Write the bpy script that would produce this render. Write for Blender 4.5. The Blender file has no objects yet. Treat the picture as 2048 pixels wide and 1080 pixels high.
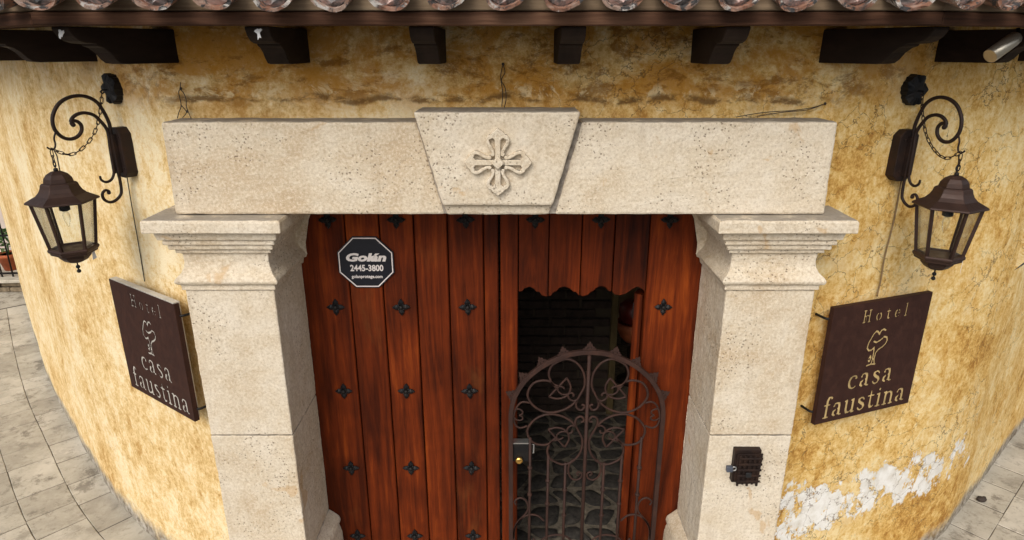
import bpy, bmesh, math, random
import numpy as np
from mathutils import Vector, Matrix, noise
random.seed(7)
S = bpy.context.scene
COL = S.collection
R = math.radians

# ------------------------------------------------------------------ camera, sky, sun, exposure
cam = bpy.data.cameras.new('camera'); cam_o = bpy.data.objects.new('camera', cam); COL.objects.link(cam_o)
cam.sensor_width = 36.0; cam.lens = 1295 / 2048 * 36
cam_o.location = (0.058, -3.0, 3.42)
cam_o.rotation_euler = (R(90) - math.atan(445 / 1295), 0, 0)
cam.clip_end = 1000; cam.clip_start = 0.05
S.camera = cam_o
W = bpy.data.worlds.new('World'); S.world = W; W.use_nodes = True
wn = W.node_tree; wn.nodes.clear()
SUN_EL, SUN_AZ = R(40), R(200)          # azimuth clockwise from +Y
sky = wn.nodes.new('ShaderNodeTexSky'); sky.sky_type = 'NISHITA'; sky.sun_disc = False
sky.sun_elevation = SUN_EL; sky.sun_rotation = SUN_AZ; sky.dust_density = 4.0; sky.air_density = 1.0; sky.ozone_density = 1.0
hs = wn.nodes.new('ShaderNodeHueSaturation'); hs.inputs['Saturation'].default_value = 0.30
bg = wn.nodes.new('ShaderNodeBackground'); bg.inputs['Strength'].default_value = 0.14
wo = wn.nodes.new('ShaderNodeOutputWorld')
wn.links.new(sky.outputs[0], hs.inputs['Color']); wn.links.new(hs.outputs[0], bg.inputs['Color']); wn.links.new(bg.outputs[0], wo.inputs['Surface'])
sl = bpy.data.lights.new('sun', 'SUN'); sl.energy = 1.15; sl.angle = R(32); sl.color = (1.0, 0.93, 0.82)
so = bpy.data.objects.new('sun', sl); COL.objects.link(so); so.location = (-4, -6, 9)
sd = Vector((math.sin(SUN_AZ) * math.cos(SUN_EL), math.cos(SUN_AZ) * math.cos(SUN_EL), math.sin(SUN_EL)))
so.rotation_euler = sd.to_track_quat('Z', 'Y').to_euler()
S.view_settings.view_transform = 'Standard'; S.view_settings.look = 'None'
S.view_settings.gamma = 1.0; S.view_settings.use_curve_mapping = False
S.view_settings.exposure = 0.14

# ------------------------------------------------------------------ material helpers
class NT:
    def __init__(s, name):
        s.m = bpy.data.materials.new(name); s.m.use_nodes = True; s.t = s.m.node_tree
        s.t.nodes.clear()
        s.out = s.t.nodes.new('ShaderNodeOutputMaterial')
        s.b = s.t.nodes.new('ShaderNodeBsdfPrincipled'); s.t.links.new(s.b.outputs[0], s.out.inputs[0])
        s.co = s.t.nodes.new('ShaderNodeTexCoord')
    def L(s, a, b): s.t.links.new(a, b)
    def setin(s, sock, v):
        if isinstance(v, bpy.types.NodeSocket): s.L(v, sock)
        elif isinstance(v, (tuple, list)) and sock.type == 'RGBA' and len(v) == 3: sock.default_value = (*v, 1)
        else: sock.default_value = v
    def map(s, scale=(1, 1, 1), loc=(0, 0, 0), rot=(0, 0, 0), src=None):
        n = s.t.nodes.new('ShaderNodeMapping')
        s.L(src or s.co.outputs['Object'], n.inputs['Vector'])
        n.inputs['Scale'].default_value = scale; n.inputs['Location'].default_value = loc; n.inputs['Rotation'].default_value = rot
        return n.outputs[0]
    def noise(s, scale, detail=6, rough=.55, dist=0, vec=None, col=False):
        n = s.t.nodes.new('ShaderNodeTexNoise'); s.L(vec or s.co.outputs['Object'], n.inputs['Vector'])
        for k, v in (('Scale', scale), ('Detail', detail), ('Roughness', rough), ('Distortion', dist)): n.inputs[k].default_value = v
        return n.outputs['Color' if col else 'Fac']
    def voro(s, scale, feature='F1', vec=None, out='Distance'):
        n = s.t.nodes.new('ShaderNodeTexVoronoi'); n.feature = feature; s.L(vec or s.co.outputs['Object'], n.inputs['Vector'])
        n.inputs['Scale'].default_value = scale
        return n.outputs[out]
    def ramp(s, fac, stops, interp='LINEAR'):
        n = s.t.nodes.new('ShaderNodeValToRGB'); n.color_ramp.interpolation = interp; s.L(fac, n.inputs[0])
        e = n.color_ramp.elements
        while len(e) < len(stops): e.new(.5)
        for q, (p, c) in zip(e, stops):
            q.position = p; q.color = (*c, 1) if isinstance(c, (tuple, list)) else (c, c, c, 1)
        return n.outputs[0]
    def math(s, op, a, b=None, clamp=False):
        n = s.t.nodes.new('ShaderNodeMath'); n.operation = op; n.use_clamp = clamp
        s.setin(n.inputs[0], a)
        if b is not None: s.setin(n.inputs[1], b)
        return n.outputs[0]
    def step(s, v, a, b):           # smooth 0..1 as v goes a..b
        n = s.t.nodes.new('ShaderNodeMapRange'); n.interpolation_type = 'SMOOTHSTEP'
        s.setin(n.inputs[0], v); n.inputs[1].default_value = min(a, b); n.inputs[2].default_value = max(a, b)
        n.inputs[3].default_value = 0 if a < b else 1; n.inputs[4].default_value = 1 if a < b else 0
        return n.outputs[0]
    def mix(s, fac, a, b, mode='MIX'):
        n = s.t.nodes.new('ShaderNodeMix'); n.data_type = 'RGBA'; n.blend_type = mode
        s.setin(n.inputs[0], fac); s.setin(n.inputs[6], a); s.setin(n.inputs[7], b)
        return n.outputs[2]
    def sep(s, vec=None):
        n = s.t.nodes.new('ShaderNodeSeparateXYZ'); s.L(vec or s.co.outputs['Object'], n.inputs[0]); return n.outputs
    def rnd(s):
        n = s.t.nodes.new('ShaderNodeObjectInfo'); return n.outputs['Random']
    def world(s):
        n = s.t.nodes.new('ShaderNodeNewGeometry'); return n.outputs['Position']
    def addv(s, a, b):
        n = s.t.nodes.new('ShaderNodeVectorMath'); n.operation = 'ADD'; s.setin(n.inputs[0], a); s.setin(n.inputs[1], b); return n.outputs[0]
    def scalev(s, a, k):
        n = s.t.nodes.new('ShaderNodeVectorMath'); n.operation = 'SCALE'; s.setin(n.inputs[0], a); s.setin(n.inputs['Scale'], k); return n.outputs[0]
    def bump(s, h, strength=.5, dist=.01, prev=None):
        n = s.t.nodes.new('ShaderNodeBump'); s.L(h, n.inputs['Height']); n.inputs['Strength'].default_value = strength; n.inputs['Distance'].default_value = dist
        if prev is not None: s.L(prev, n.inputs['Normal'])
        return n.outputs[0]
    def fin(s, color=None, rough=.8, normal=None, metallic=0, spec=None, **kw):
        if color is not None: s.setin(s.b.inputs['Base Color'], color)
        s.setin(s.b.inputs['Roughness'], rough); s.b.inputs['Metallic'].default_value = metallic
        if spec is not None: s.b.inputs['Specular IOR Level'].default_value = spec
        if normal is not None: s.L(normal, s.b.inputs['Normal'])
        for k, v in kw.items(): s.setin(s.b.inputs[k.replace('_', ' ')], v)
        return s.m

M = {}
def mk_plaster():
    n = NT('ochre plaster'); P = n.co.outputs['Object']; x, y, z = n.sep()
    wob = n.noise(3.0, 5, .6, col=True)
    big = n.noise(1.6, 3, .6, .3)
    mid = n.noise(13, 6, .78, .15)
    fine = n.noise(48, 3, .8, .1)
    streak = n.noise(16.0, 4, .7, .2, vec=n.map(scale=(1, 1, .35)))
    f = n.math('ADD', n.math('MULTIPLY', mid, .45), n.math('ADD', n.math('MULTIPLY', streak, .25), n.math('ADD', n.math('MULTIPLY', fine, .32), n.math('MULTIPLY', n.math('SUBTRACT', big, .5), .38))))
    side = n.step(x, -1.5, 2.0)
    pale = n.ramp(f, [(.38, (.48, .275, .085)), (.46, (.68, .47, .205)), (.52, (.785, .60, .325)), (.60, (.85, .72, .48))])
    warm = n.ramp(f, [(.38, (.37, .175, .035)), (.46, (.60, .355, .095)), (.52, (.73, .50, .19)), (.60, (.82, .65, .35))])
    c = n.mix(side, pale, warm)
    # brush-wide ochre washes
    wash = n.step(n.noise(3.1, 7, .74, .35), .51, .64)
    c = n.mix(n.math('MULTIPLY', wash, n.math('ADD', .12, n.math('MULTIPLY', side, .16))), c, (.50, .255, .050))
    # water stains under the eave, over the portal
    ax = n.math('ABSOLUTE', x)
    topm = n.math('MULTIPLY', n.step(z, 3.08, 3.26), n.math('SUBTRACT', 1.0, n.math('MULTIPLY', n.step(ax, 1.5, 2.6), .72)))
    st = n.math('MULTIPLY', topm, n.step(n.noise(4.0, 7, .76, .3, vec=n.map(scale=(.8, 1, 1.2))), .38, .56))
    c = n.mix(n.math('MULTIPLY', st, .85), c, (.50, .225, .026))
    st2 = n.math('MULTIPLY', topm, n.step(n.noise(9, 6, .76, .3, vec=n.map(scale=(.7, 1, 1.4), loc=(3, 1, 2))), .50, .62))
    c = n.mix(n.math('MULTIPLY', st2, .70), c, (.20, .076, .008))
    # tide line: a brown chipped band just above the lintel
    zz = n.math('ADD', z, n.math('MULTIPLY', n.math('SUBTRACT', n.noise(3.2, 6, .65, vec=n.map(scale=(1, 1, .2))), .5), .14))
    band = n.math('MULTIPLY', n.math('MULTIPLY', n.step(zz, 3.165, 3.18), n.step(zz, 3.215, 3.19)), n.step(ax, 1.62, 1.5))
    bandn = n.math('MULTIPLY', band, n.step(n.noise(6, 5, .7, vec=n.map(scale=(1, 1, 2.2))), .42, .55))
    chip = n.math('MULTIPLY', n.math('MULTIPLY', n.step(zz, 3.175, 3.20), n.step(zz, 3.27, 3.215)), n.math('MULTIPLY', n.step(ax, 1.62, 1.5), n.step(n.noise(9, 5, .7, .6), .53, .60)))
    c = n.mix(n.math('MULTIPLY', chip, .8), c, (.78, .62, .36))
    c = n.mix(n.math('MULTIPLY', bandn, .85), c, (.15, .075, .022))
    # limewash showing where the paint has peeled, right of the portal near the ground
    peelz = n.math('MULTIPLY', n.step(z, .22, .66), n.step(z, 1.22, .78))
    peelx = n.math('MULTIPLY', n.step(x, 1.40, 1.70), n.step(x, 4.3, 2.7))
    pn = n.noise(3.3, 8, .70, .2, vec=n.map(scale=(1, 1, .8), loc=(2.2, 0, 1.4)))
    pn2 = n.noise(13, 6, .72, .2, vec=n.map(scale=(1, 1, .7), loc=(9, 3, 1)))
    env = n.math('ADD', n.math('MULTIPLY', n.math('MULTIPLY', peelz, peelx), .62), n.math('ADD', n.math('MULTIPLY', n.math('SUBTRACT', pn, .5), 1.5), n.math('MULTIPLY', n.math('SUBTRACT', pn2, .5), .7)))
    peel = n.step(env, .56, .60)
    c = n.mix(peel, c, n.ramp(n.noise(14, 6), [(.3, (.66, .62, .55)), (.6, (.84, .82, .78))]))
    # rising damp and splash dirt along the foot of the wall
    dz = n.math('ADD', z, n.math('MULTIPLY', n.math('SUBTRACT', n.noise(5, 6, .7), .5), .30))
    dirt = n.step(dz, .19, .05)
    c = n.mix(n.math('MULTIPLY', dirt, .9), c, n.ramp(n.noise(18, 7, .7), [(.38, (.09, .08, .07)), (.62, (.42, .40, .37))]))
    # hairline cracks
    dv = n.addv(P, n.scalev(n.noise(2.5, 6, .6, col=True), .55))
    ck = n.voro(2.1, 'DISTANCE_TO_EDGE', vec=dv)
    dv2 = n.addv(P, n.scalev(n.noise(6, 5, .6, col=True), .22))
    ck2 = n.voro(6.0, 'DISTANCE_TO_EDGE', vec=dv2)
    m1 = n.math('MULTIPLY', n.step(n.noise(1.1, 3), .46, .60), n.math('ADD', .35, n.math('MULTIPLY', side, .65))); m2 = n.math('MULTIPLY', n.step(n.noise(1.7, 3, vec=n.map(loc=(5, 2, 1))), .44, .56), n.step(x, -1.0, 1.0))
    cr = n.math('MAXIMUM', n.math('MULTIPLY', n.step(ck, .0065, .002), m1), n.math('MULTIPLY', n.step(ck2, .015, .005), m2))
    c = n.mix(n.math('MULTIPLY', cr, .78), c, (.13, .075, .03))
    h = n.math('ADD', n.math('MULTIPLY', mid, .6), n.math('MULTIPLY', fine, .25))
    h = n.math('SUBTRACT', h, n.math('MULTIPLY', peel, .22))
    nb = n.bump(h, .6, .022)
    nb = n.bump(n.noise(120, 4, .6), .25, .004, nb)
    return n.fin(c, .92, nb, spec=.2)
M['plaster'] = mk_plaster()

def mk_stone(name, light, mid_, dark):
    n = NT(name)
    a = n.noise(3.4, 7, .72, .3); g = n.noise(70, 3, .8); g2 = n.noise(34, 6, .7)
    c = n.ramp(n.math('ADD', a, n.math('MULTIPLY', n.math('SUBTRACT', n.rnd(), .5), .14)), [(.30, dark), (.48, mid_), (.66, light)])
    c = n.mix(n.math('MULTIPLY', n.step(g, .50, .62), .42), c, (.81, .73, .60))
    c = n.mix(n.math('MULTIPLY', n.step(g, .48, .36), .40), c, (.36, .265, .165))
    pit = n.math('MULTIPLY', n.step(n.voro(55, vec=n.addv(n.co.outputs['Object'], n.scalev(n.noise(20, 3, col=True), .03))), .26, .15), n.step(n.noise(3.2, 5, vec=n.map(loc=(1, 4, 2))), .46, .60))
    c = n.mix(n.math('MULTIPLY', pit, .75), c, (.16, .115, .075))
    spot = n.step(n.noise(4.2, 5, .5, 1.0, vec=n.map(loc=(7.3, 2, 5))), .665, .70)
    c = n.mix(n.math('MULTIPLY', spot, .45), c, (.50, .30, .12))
    run = n.step(n.noise(5.0, 6, .65, .2, vec=n.map(scale=(1.6, 1.6, .16), loc=(4, 1, 8))), .54, .70)     # rain runs
    c = n.mix(n.math('MULTIPLY', run, .30), c, (.40, .31, .21))
    nz = n.t.nodes.new('ShaderNodeNewGeometry'); nn = n.sep(nz.outputs['Normal'])
    dust = n.math('MULTIPLY', n.step(nn[2], .85, .97), n.step(n.noise(9, 5), .25, .5))   # soot and lichen lying on ledges
    c = n.mix(n.math('MULTIPLY', dust, .72), c, (.22, .20, .175))
    h = n.math('SUBTRACT', n.math('ADD', n.math('MULTIPLY', g, .45), n.math('MULTIPLY', g2, .5)), n.math('MULTIPLY', pit, .7))
    return n.fin(c, .93, n.bump(h, .6, .007), spec=.15)
M['stone'] = mk_stone('pale tuff stone', (.68, .60, .485), (.61, .515, .385), (.52, .40, .265))
def mk_mortar():
    n = NT('grey mortar'); g = n.noise(30, 7, .7)
    return n.fin(n.ramp(g, [(.35, (.20, .17, .14)), (.65, (.42, .37, .31))]), .95, n.bump(g, .6, .006), spec=.1)
M['mortar'] = mk_mortar()

def mk_wood(name, cols, scale=(9, 9, .55), rough=(.32, .5), spec=.4, coat=0.0, worn=None):
    n = NT(name); r = n.rnd()
    off = n.t.nodes.new('ShaderNodeCombineXYZ'); n.L(n.math('MULTIPLY', r, 37.0), off.inputs[0]); n.L(n.math('MULTIPLY', r, 11.0), off.inputs[2])
    P = n.addv(n.co.outputs['Object'], off.outputs[0])
    v = n.map(scale=scale, src=P)
    g1 = n.noise(1.0, 8, .62, 1.6, vec=v); g2 = n.noise(5.5, 6, .65, .6, vec=v)
    bl = n.noise(1.7, 4, .55, .3, vec=P)
    f = n.math('ADD', n.math('ADD', n.math('MULTIPLY', g1, .62), n.math('MULTIPLY', g2, .30)), n.math('ADD', n.math('MULTIPLY', n.math('SUBTRACT', bl, .5), .42), n.math('MULTIPLY', n.math('SUBTRACT', r, .5), .06)))
    c = n.ramp(f, cols)
    if worn:
        w = n.step(n.noise(1.3, 6, .6, .5, vec=n.map(scale=(2, 2, .8), src=P)), .60, .76)
        c = n.mix(n.math('MULTIPLY', w, .5), c, worn)
    pore = n.step(n.noise(9, 4, .7, .4, vec=v), .60, .72)
    c = n.mix(n.math('MULTIPLY', pore, .35), c, cols[0][1])
    rr = n.ramp(g2, [(.3, rough[0]), (.7, rough[1])])
    return n.fin(c, rr, n.bump(n.math('ADD', g2, n.math('MULTIPLY', pore, -.6)), .35, .003), spec=spec, Coat_Weight=coat, Coat_Roughness=.3)
M['door'] = mk_wood('varnished red brown door wood', [(.26, (.018, .004, .002)), (.40, (.064, .0108, .0026)), (.52, (.125, .020, .0038)), (.66, (.26, .050, .007))], rough=(.5, .7), spec=.10, coat=0.0, worn=(.16, .055, .015))
M['beam'] = mk_wood('weathered dark eave timber', [(.30, (.024, .012, .008)), (.46, (.075, .036, .022)), (.60, (.15, .080, .050)), (.75, (.30, .20, .13))], scale=(.6, .6, 14), rough=(.7, .9), spec=.08, worn=(.19, .12, .075))
M['corbel'] = mk_wood('black brown corbel timber', [(.30, (.011, .007, .005)), (.55, (.030, .019, .014)), (.75, (.058, .037, .028))], scale=(4, 1, 4), rough=(.6, .8), spec=.12)
M['rough_timber'] = mk_wood('pale weathered board', [(.30, (.12, .08, .05)), (.5, (.26, .19, .125)), (.7, (.42, .34, .24))], scale=(.6, .6, 12), rough=(.8, .95), spec=.1)

def mk_iron(name, base, rust, rough=.55, metallic=.25):
    n = NT(name); a = n.noise(14, 7, .7); b = n.noise(70, 5, .7)
    c = n.mix(n.step(a, .42, .68), base, rust)
    c = n.mix(n.math('MULTIPLY', n.step(b, .6, .75), .4), c, tuple(q * 1.9 for q in base))
    return n.fin(c, n.ramp(a, [(.3, rough - .1), (.7, min(1, rough + .2))]), n.bump(b, .3, .002), metallic=metallic, spec=.22)
M['iron'] = mk_iron('wrought iron with brown paint', (.022, .014, .012), (.040, .021, .014), .5)
M['stud'] = mk_iron('black iron stud', (.010, .010, .011), (.022, .018, .016), .45)
M['gate'] = mk_iron('rust brown gate iron', (.036, .018, .014), (.056, .026, .018), .62, .1)
M['plate'] = mk_iron('rust brown sheet steel', (.036, .014, .010), (.052, .021, .014), .62, .1)
M['lamp'] = mk_iron('bronze lantern paint', (.042, .024, .019), (.056, .030, .022), .42, .3)
def simple(name, c, rough=.6, metallic=0, var=.25, sc=25, **kw):
    n = NT(name); a = n.noise(sc, 6, .65, vec=n.world())
    return n.fin(n.ramp(a, [(.3, tuple(q * (1 - var) for q in c)), (.7, tuple(min(1, q * (1 + var)) for q in c))]), rough, n.bump(a, .2, .003), metallic=metallic, **kw)
M['white'] = simple('off white board', (.70, .69, .66), .6, var=.08)
M['gold'] = simple('gold letter brightener', (.50, .36, .16), .5, var=.35, sc=9)
M['dull_white'] = simple('dull white backing', (.46, .43, .38), .6, var=.2, sc=10)
M['paper'] = simple('white paper tag', (.75, .75, .76), .8, var=.05)
M['navy'] = simple('near black navy enamel', (.006, .0065, .012), .35, var=.15)
M['print'] = simple('pale printed lettering', (.72, .66, .63), .5, var=.05)
M['brass'] = simple('brass', (.75, .46, .13), .28, 1.0, .15)
M['steel'] = simple('brushed steel', (.55, .54, .52), .35, .9, .1)
M['camera_shell'] = simple('satin metal camera housing', (.50, .46, .38), .3, .7, .1)
M['black'] = simple('black plastic', (.01, .01, .011), .5)
M['rubber'] = simple('dark cable sheath', (.035, .024, .018), .7)
M['cable'] = simple('painted cable', (.20, .13, .06), .8)
M['padlock'] = simple('slate grey padlock', (.10, .11, .14), .45, .3)
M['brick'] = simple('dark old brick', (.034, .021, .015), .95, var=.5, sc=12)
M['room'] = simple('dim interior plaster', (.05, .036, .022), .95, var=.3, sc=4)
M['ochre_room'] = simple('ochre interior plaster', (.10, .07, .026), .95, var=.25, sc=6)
M['beige_room'] = simple('beige courtyard plaster', (.55, .45, .33), .95, var=.1, sc=5)
M['cobble'] = simple('dark cobble stone', (.032, .027, .022), .9, var=.9, sc=24)
M['grout'] = simple('pale cobble grout', (.15, .125, .092), .95, var=.7, sc=22)
M['red_glaze'] = simple('dark red glaze', (.16, .016, .010), .4, var=.3)
M['terracotta'] = simple('orange terracotta', (.45, .115, .04), .7, var=.25, sc=14)
M['leaf'] = simple('green leaf', (.055, .13, .028), .55, var=.5, sc=30)
M['petal'] = simple('white petal', (.8, .8, .76), .6, var=.05)
M['soil'] = simple('dark soil', (.03, .02, .014), .95)
M['pebble'] = simple('dark brown stone', (.035, .024, .018), .8, var=.4, sc=60)
M['pink_wall'] = simple('pale pink neighbouring plaster', (.52, .44, .39), .9, var=.12, sc=3)
M['rubble'] = simple('brown rubble stone', (.20, .155, .10), .95, var=.5, sc=12)
M['asphalt'] = simple('grey street cobbles', (.13, .125, .115), .95, var=.4, sc=9)

def mk_glass():
    n = NT('lantern glass'); n.t.nodes.remove(n.b)
    tr = n.t.nodes.new('ShaderNodeBsdfTransparent'); tr.inputs[0].default_value = (.975, .98, .975, 1)
    gl = n.t.nodes.new('ShaderNodeBsdfGlossy'); gl.inputs['Roughness'].default_value = .06
    fr = n.t.nodes.new('ShaderNodeFresnel'); fr.inputs[0].default_value = 1.5
    mx = n.t.nodes.new('ShaderNodeMixShader'); n.L(n.math('MULTIPLY', fr.outputs[0], .35), mx.inputs[0]); n.L(tr.outputs[0], mx.inputs[1]); n.L(gl.outputs[0], mx.inputs[2])
    df = n.t.nodes.new('ShaderNodeBsdfDiffuse'); df.inputs[0].default_value = (.7, .68, .6, 1)
    m2 = n.t.nodes.new('ShaderNodeMixShader'); n.L(n.math('MULTIPLY', n.step(n.noise(7, 5), .5, .75), .04), m2.inputs[0]); n.L(mx.outputs[0], m2.inputs[1]); n.L(df.outputs[0], m2.inputs[2])
    n.L(m2.outputs[0], n.out.inputs[0]); return n.m
M['glass'] = mk_glass()
def mk_tile():
    n = NT('old clay roof tile'); r = n.rnd()
    off = n.t.nodes.new('ShaderNodeCombineXYZ'); n.L(n.math('MULTIPLY', r, 50.0), off.inputs[0]); n.L(n.math('MULTIPLY', r, 23.0), off.inputs[1])
    P = n.addv(n.co.outputs['Object'], off.outputs[0])
    a = n.noise(9, 8, .65, .5, vec=P); b = n.noise(24, 7, .7, .4, vec=P)
    c = n.ramp(a, [(.32, (.09, .07, .06)), (.48, (.26, .125, .08)), (.62, (.37, .27, .22))])
    c = n.mix(n.step(b, .49, .57), c, (.055, .053, .054))
    c = n.mix(n.step(n.noise(13, 7, .7, .4, vec=n.addv(P, (3.1, 4.2, 1.0))), .545, .60), c, (.50, .47, .44))
    return n.fin(c, .85, n.bump(b, .6, .006), spec=.25)
M['tile'] = mk_tile()
def mk_plug():
    n = NT('mortar bedding in tiles'); r = n.rnd()
    off = n.t.nodes.new('ShaderNodeCombineXYZ'); n.L(n.math('MULTIPLY', r, 50.0), off.inputs[0])
    P = n.addv(n.co.outputs['Object'], off.outputs[0]); a = n.noise(14, 7, .65, .5, vec=P)
    c = n.ramp(a, [(.36, (.06, .06, .062)), (.47, (.26, .235, .23)), (.55, (.55, .38, .34)), (.66, (.62, .50, .46))])
    return n.fin(c, .9, n.bump(a, .7, .01))
M['plug'] = mk_plug()
def mk_pave():
    n = NT('stamped concrete paving'); r = n.rnd(); P = n.world()
    a = n.noise(2.2, 6, .75, .2, vec=P); b = n.noise(5, 7, .78, .2, vec=P); g = n.noise(60, 4, .75, vec=P); sl = n.noise(12, 6, .78, .1, vec=P)
    big = n.noise(.9, 4, .6, .3, vec=P)
    c = n.ramp(n.math('ADD', n.math('MULTIPLY', a, .82), n.math('MULTIPLY', r, .18)), [(.38, (.36, .325, .265)), (.52, (.47, .43, .355)), (.66, (.57, .525, .445))])
    c = n.mix(n.math('MULTIPLY', n.step(b, .50, .62), n.math('ADD', .25, n.math('MULTIPLY', n.step(big, .42, .62), .5))), c, (.15, .128, .10))
    c = n.mix(n.math('MULTIPLY', n.step(sl, .54, .66), .45), c, (.17, .145, .115))
    c = n.mix(n.math('MULTIPLY', n.step(g, .58, .72), .3), c, (.66, .61, .53))
    return n.fin(c, .92, n.bump(n.math('ADD', g, n.math('MULTIPLY', b, .8)), .35, .004), spec=.15)
M['pave'] = mk_pave()
M['joint'] = simple('dark paving joint', (.085, .07, .055), .95, var=.5, sc=18)

# ------------------------------------------------------------------ mesh helpers
class MB:
    def __init__(s): s.v = []; s.f = []; s.sm = []
    def add(s, vs, fs, smooth=False):
        o = len(s.v); s.v += [tuple(q) for q in vs]; s.f += [tuple(i + o for i in f) for f in fs]; s.sm += [smooth] * len(fs); return s
    def box(s, x0, x1, y0, y1, z0, z1):
        return s.add([(x, y, z) for x in (x0, x1) for y in (y0, y1) for z in (z0, z1)],
                     [(0, 1, 3, 2), (4, 6, 7, 5), (0, 4, 5, 1), (2, 3, 7, 6), (0, 2, 6, 4), (1, 5, 7, 3)])
    def prism(s, poly, y0, y1):          # polygon of (x, z) extruded along y
        n = len(poly)
        vs = [(x, y0, z) for x, z in poly] + [(x, y1, z) for x, z in poly]
        fs = [tuple(range(n)), tuple(range(2 * n - 1, n - 1, -1))] + [(i, i + n, (i + 1) % n + n, (i + 1) % n) for i in range(n)]
        return s.add(vs, fs)
    def prismz(s, poly, z0, z1):
        n = len(poly)
        vs = [(x, y, z0) for x, y in poly] + [(x, y, z1) for x, y in poly]
        fs = [tuple(range(n - 1, -1, -1)), tuple(range(n, 2 * n))] + [(i, (i + 1) % n, (i + 1) % n + n, i + n) for i in range(n)]
        return s.add(vs, fs)
    def tube(s, pts, r, n=8, closed=False, flat=1.0, up=None):
        pts = [Vector(p) for p in pts]; m = len(pts)
        rad = r if isinstance(r, (list, tuple)) else [r] * m
        ts = []
        for i in range(m):
            a = pts[(i - 1) % m] if (closed or i > 0) else pts[0]; b = pts[(i + 1) % m] if (closed or i < m - 1) else pts[-1]
            t = b - a; ts.append(t.normalized() if t.length > 1e-9 else Vector((0, 0, 1)))
        u = Vector(up) if up else (Vector((0, 1, 0)) if abs(ts[0].y) < .9 else Vector((1, 0, 0)))
        vs = []
        for i in range(m):
            t = ts[i]; u = (u - t * u.dot(t)); u = u.normalized() if u.length > 1e-6 else t.orthogonal().normalized(); w = t.cross(u)
            for k in range(n):
                a = 2 * math.pi * (k + .5) / n; vs.append(pts[i] + u * (math.cos(a) * rad[i] * flat) + w * (math.sin(a) * rad[i]))
        fs = []
        for i in range(m if closed else m - 1):
            j = (i + 1) % m
            for k in range(n): fs.append((i * n + k, i * n + (k + 1) % n, j * n + (k + 1) % n, j * n + k))
        if not closed: fs += [tuple(range(n - 1, -1, -1)), tuple((m - 1) * n + k for k in range(n))]
        return s.add(vs, fs, n > 4)
    def lathe(s, prof, n=16, c=(0, 0, 0), smooth=True, a0=0.0):
        vs = []
        for r, z in prof:
            for k in range(n):
                a = a0 + 2 * math.pi * k / n; vs.append((c[0] + r * math.cos(a), c[1] + r * math.sin(a), c[2] + z))
        fs = []
        for i in range(len(prof) - 1):
            for k in range(n): fs.append((i * n + k, i * n + (k + 1) % n, (i + 1) * n + (k + 1) % n, (i + 1) * n + k))
        if prof[0][0] > 1e-5: fs.append(tuple(range(n - 1, -1, -1)))
        if prof[-1][0] > 1e-5: fs.append(tuple((len(prof) - 1) * n + k for k in range(n)))
        return s.add(vs, fs, smooth)
    def ball(s, c, r, n=10, sq=(1, 1, 1)):
        vs, fs = [], []; m = n // 2
        for i in range(m + 1):
            p = math.pi * i / m
            for k in range(n):
                a = 2 * math.pi * k / n; vs.append((c[0] + r * sq[0] * math.sin(p) * math.cos(a), c[1] + r * sq[1] * math.sin(p) * math.sin(a), c[2] - r * sq[2] * math.cos(p)))
        for i in range(m):
            for k in range(n): fs.append((i * n + k, i * n + (k + 1) % n, (i + 1) * n + (k + 1) % n, (i + 1) * n + k))
        return s.add(vs, fs, True)
    def mesh(s, name):
        me = bpy.data.meshes.new(name); me.from_pydata(s.v, [], s.f); me.polygons.foreach_set('use_smooth', s.sm)
        bm = bmesh.new(); bm.from_mesh(me); bmesh.ops.remove_doubles(bm, verts=bm.verts, dist=1e-6); bmesh.ops.recalc_face_normals(bm, faces=bm.faces); bm.to_mesh(me); bm.free()
        me.update(); return me
    def build(s, name, mat, parent=None, loc=None, bevel=0, **kw):
        return put(name, s.mesh(name), mat, parent, loc, bevel, **kw)
def put(name, me, mat, parent=None, loc=None, bevel=0, seg=2, label=None):
    o = bpy.data.objects.new(name, me); COL.objects.link(o)
    if mat is not None and not me.materials: me.materials.append(M[mat] if isinstance(mat, str) else mat)
    if parent is not None: o.parent = parent
    if loc is not None: o.location = loc
    if bevel:
        b = o.modifiers.new('bevel', 'BEVEL'); b.width = bevel; b.segments = seg; b.limit_method = 'ANGLE'; b.angle_limit = R(35)
    if label: o['label'] = label
    return o
def tag(o, label, cat, group=None):
    o['label'] = label; o['category'] = cat
    if group: o['group'] = group
    return o
def empty(name, loc=(0, 0, 0), rz=0.0):
    o = bpy.data.objects.new(name, None); COL.objects.link(o); o.location = loc; o.rotation_euler = (0, 0, rz); o.empty_display_size = .1; return o
def struct(o): o['kind'] = 'structure'; return o
CLOUD = bpy.data.textures.new('stone_chips', 'CLOUDS'); CLOUD.noise_scale = .045; CLOUD.noise_depth = 3
CLOUD2 = bpy.data.textures.new('stone_waves', 'CLOUDS'); CLOUD2.noise_scale = .22; CLOUD2.noise_depth = 2
def weather(o, levels=4, chip=.006, wave=.006):
    m = o.modifiers.new('sub', 'SUBSURF'); m.subdivision_type = 'SIMPLE'; m.levels = levels; m.render_levels = levels
    for t, k in ((CLOUD, chip), (CLOUD2, wave)):
        d = o.modifiers.new('disp', 'DISPLACE'); d.texture = t; d.strength = k; d.mid_level = .5; d.texture_coords = 'GLOBAL'
    for p in o.data.polygons: p.use_smooth = False
    return o
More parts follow.
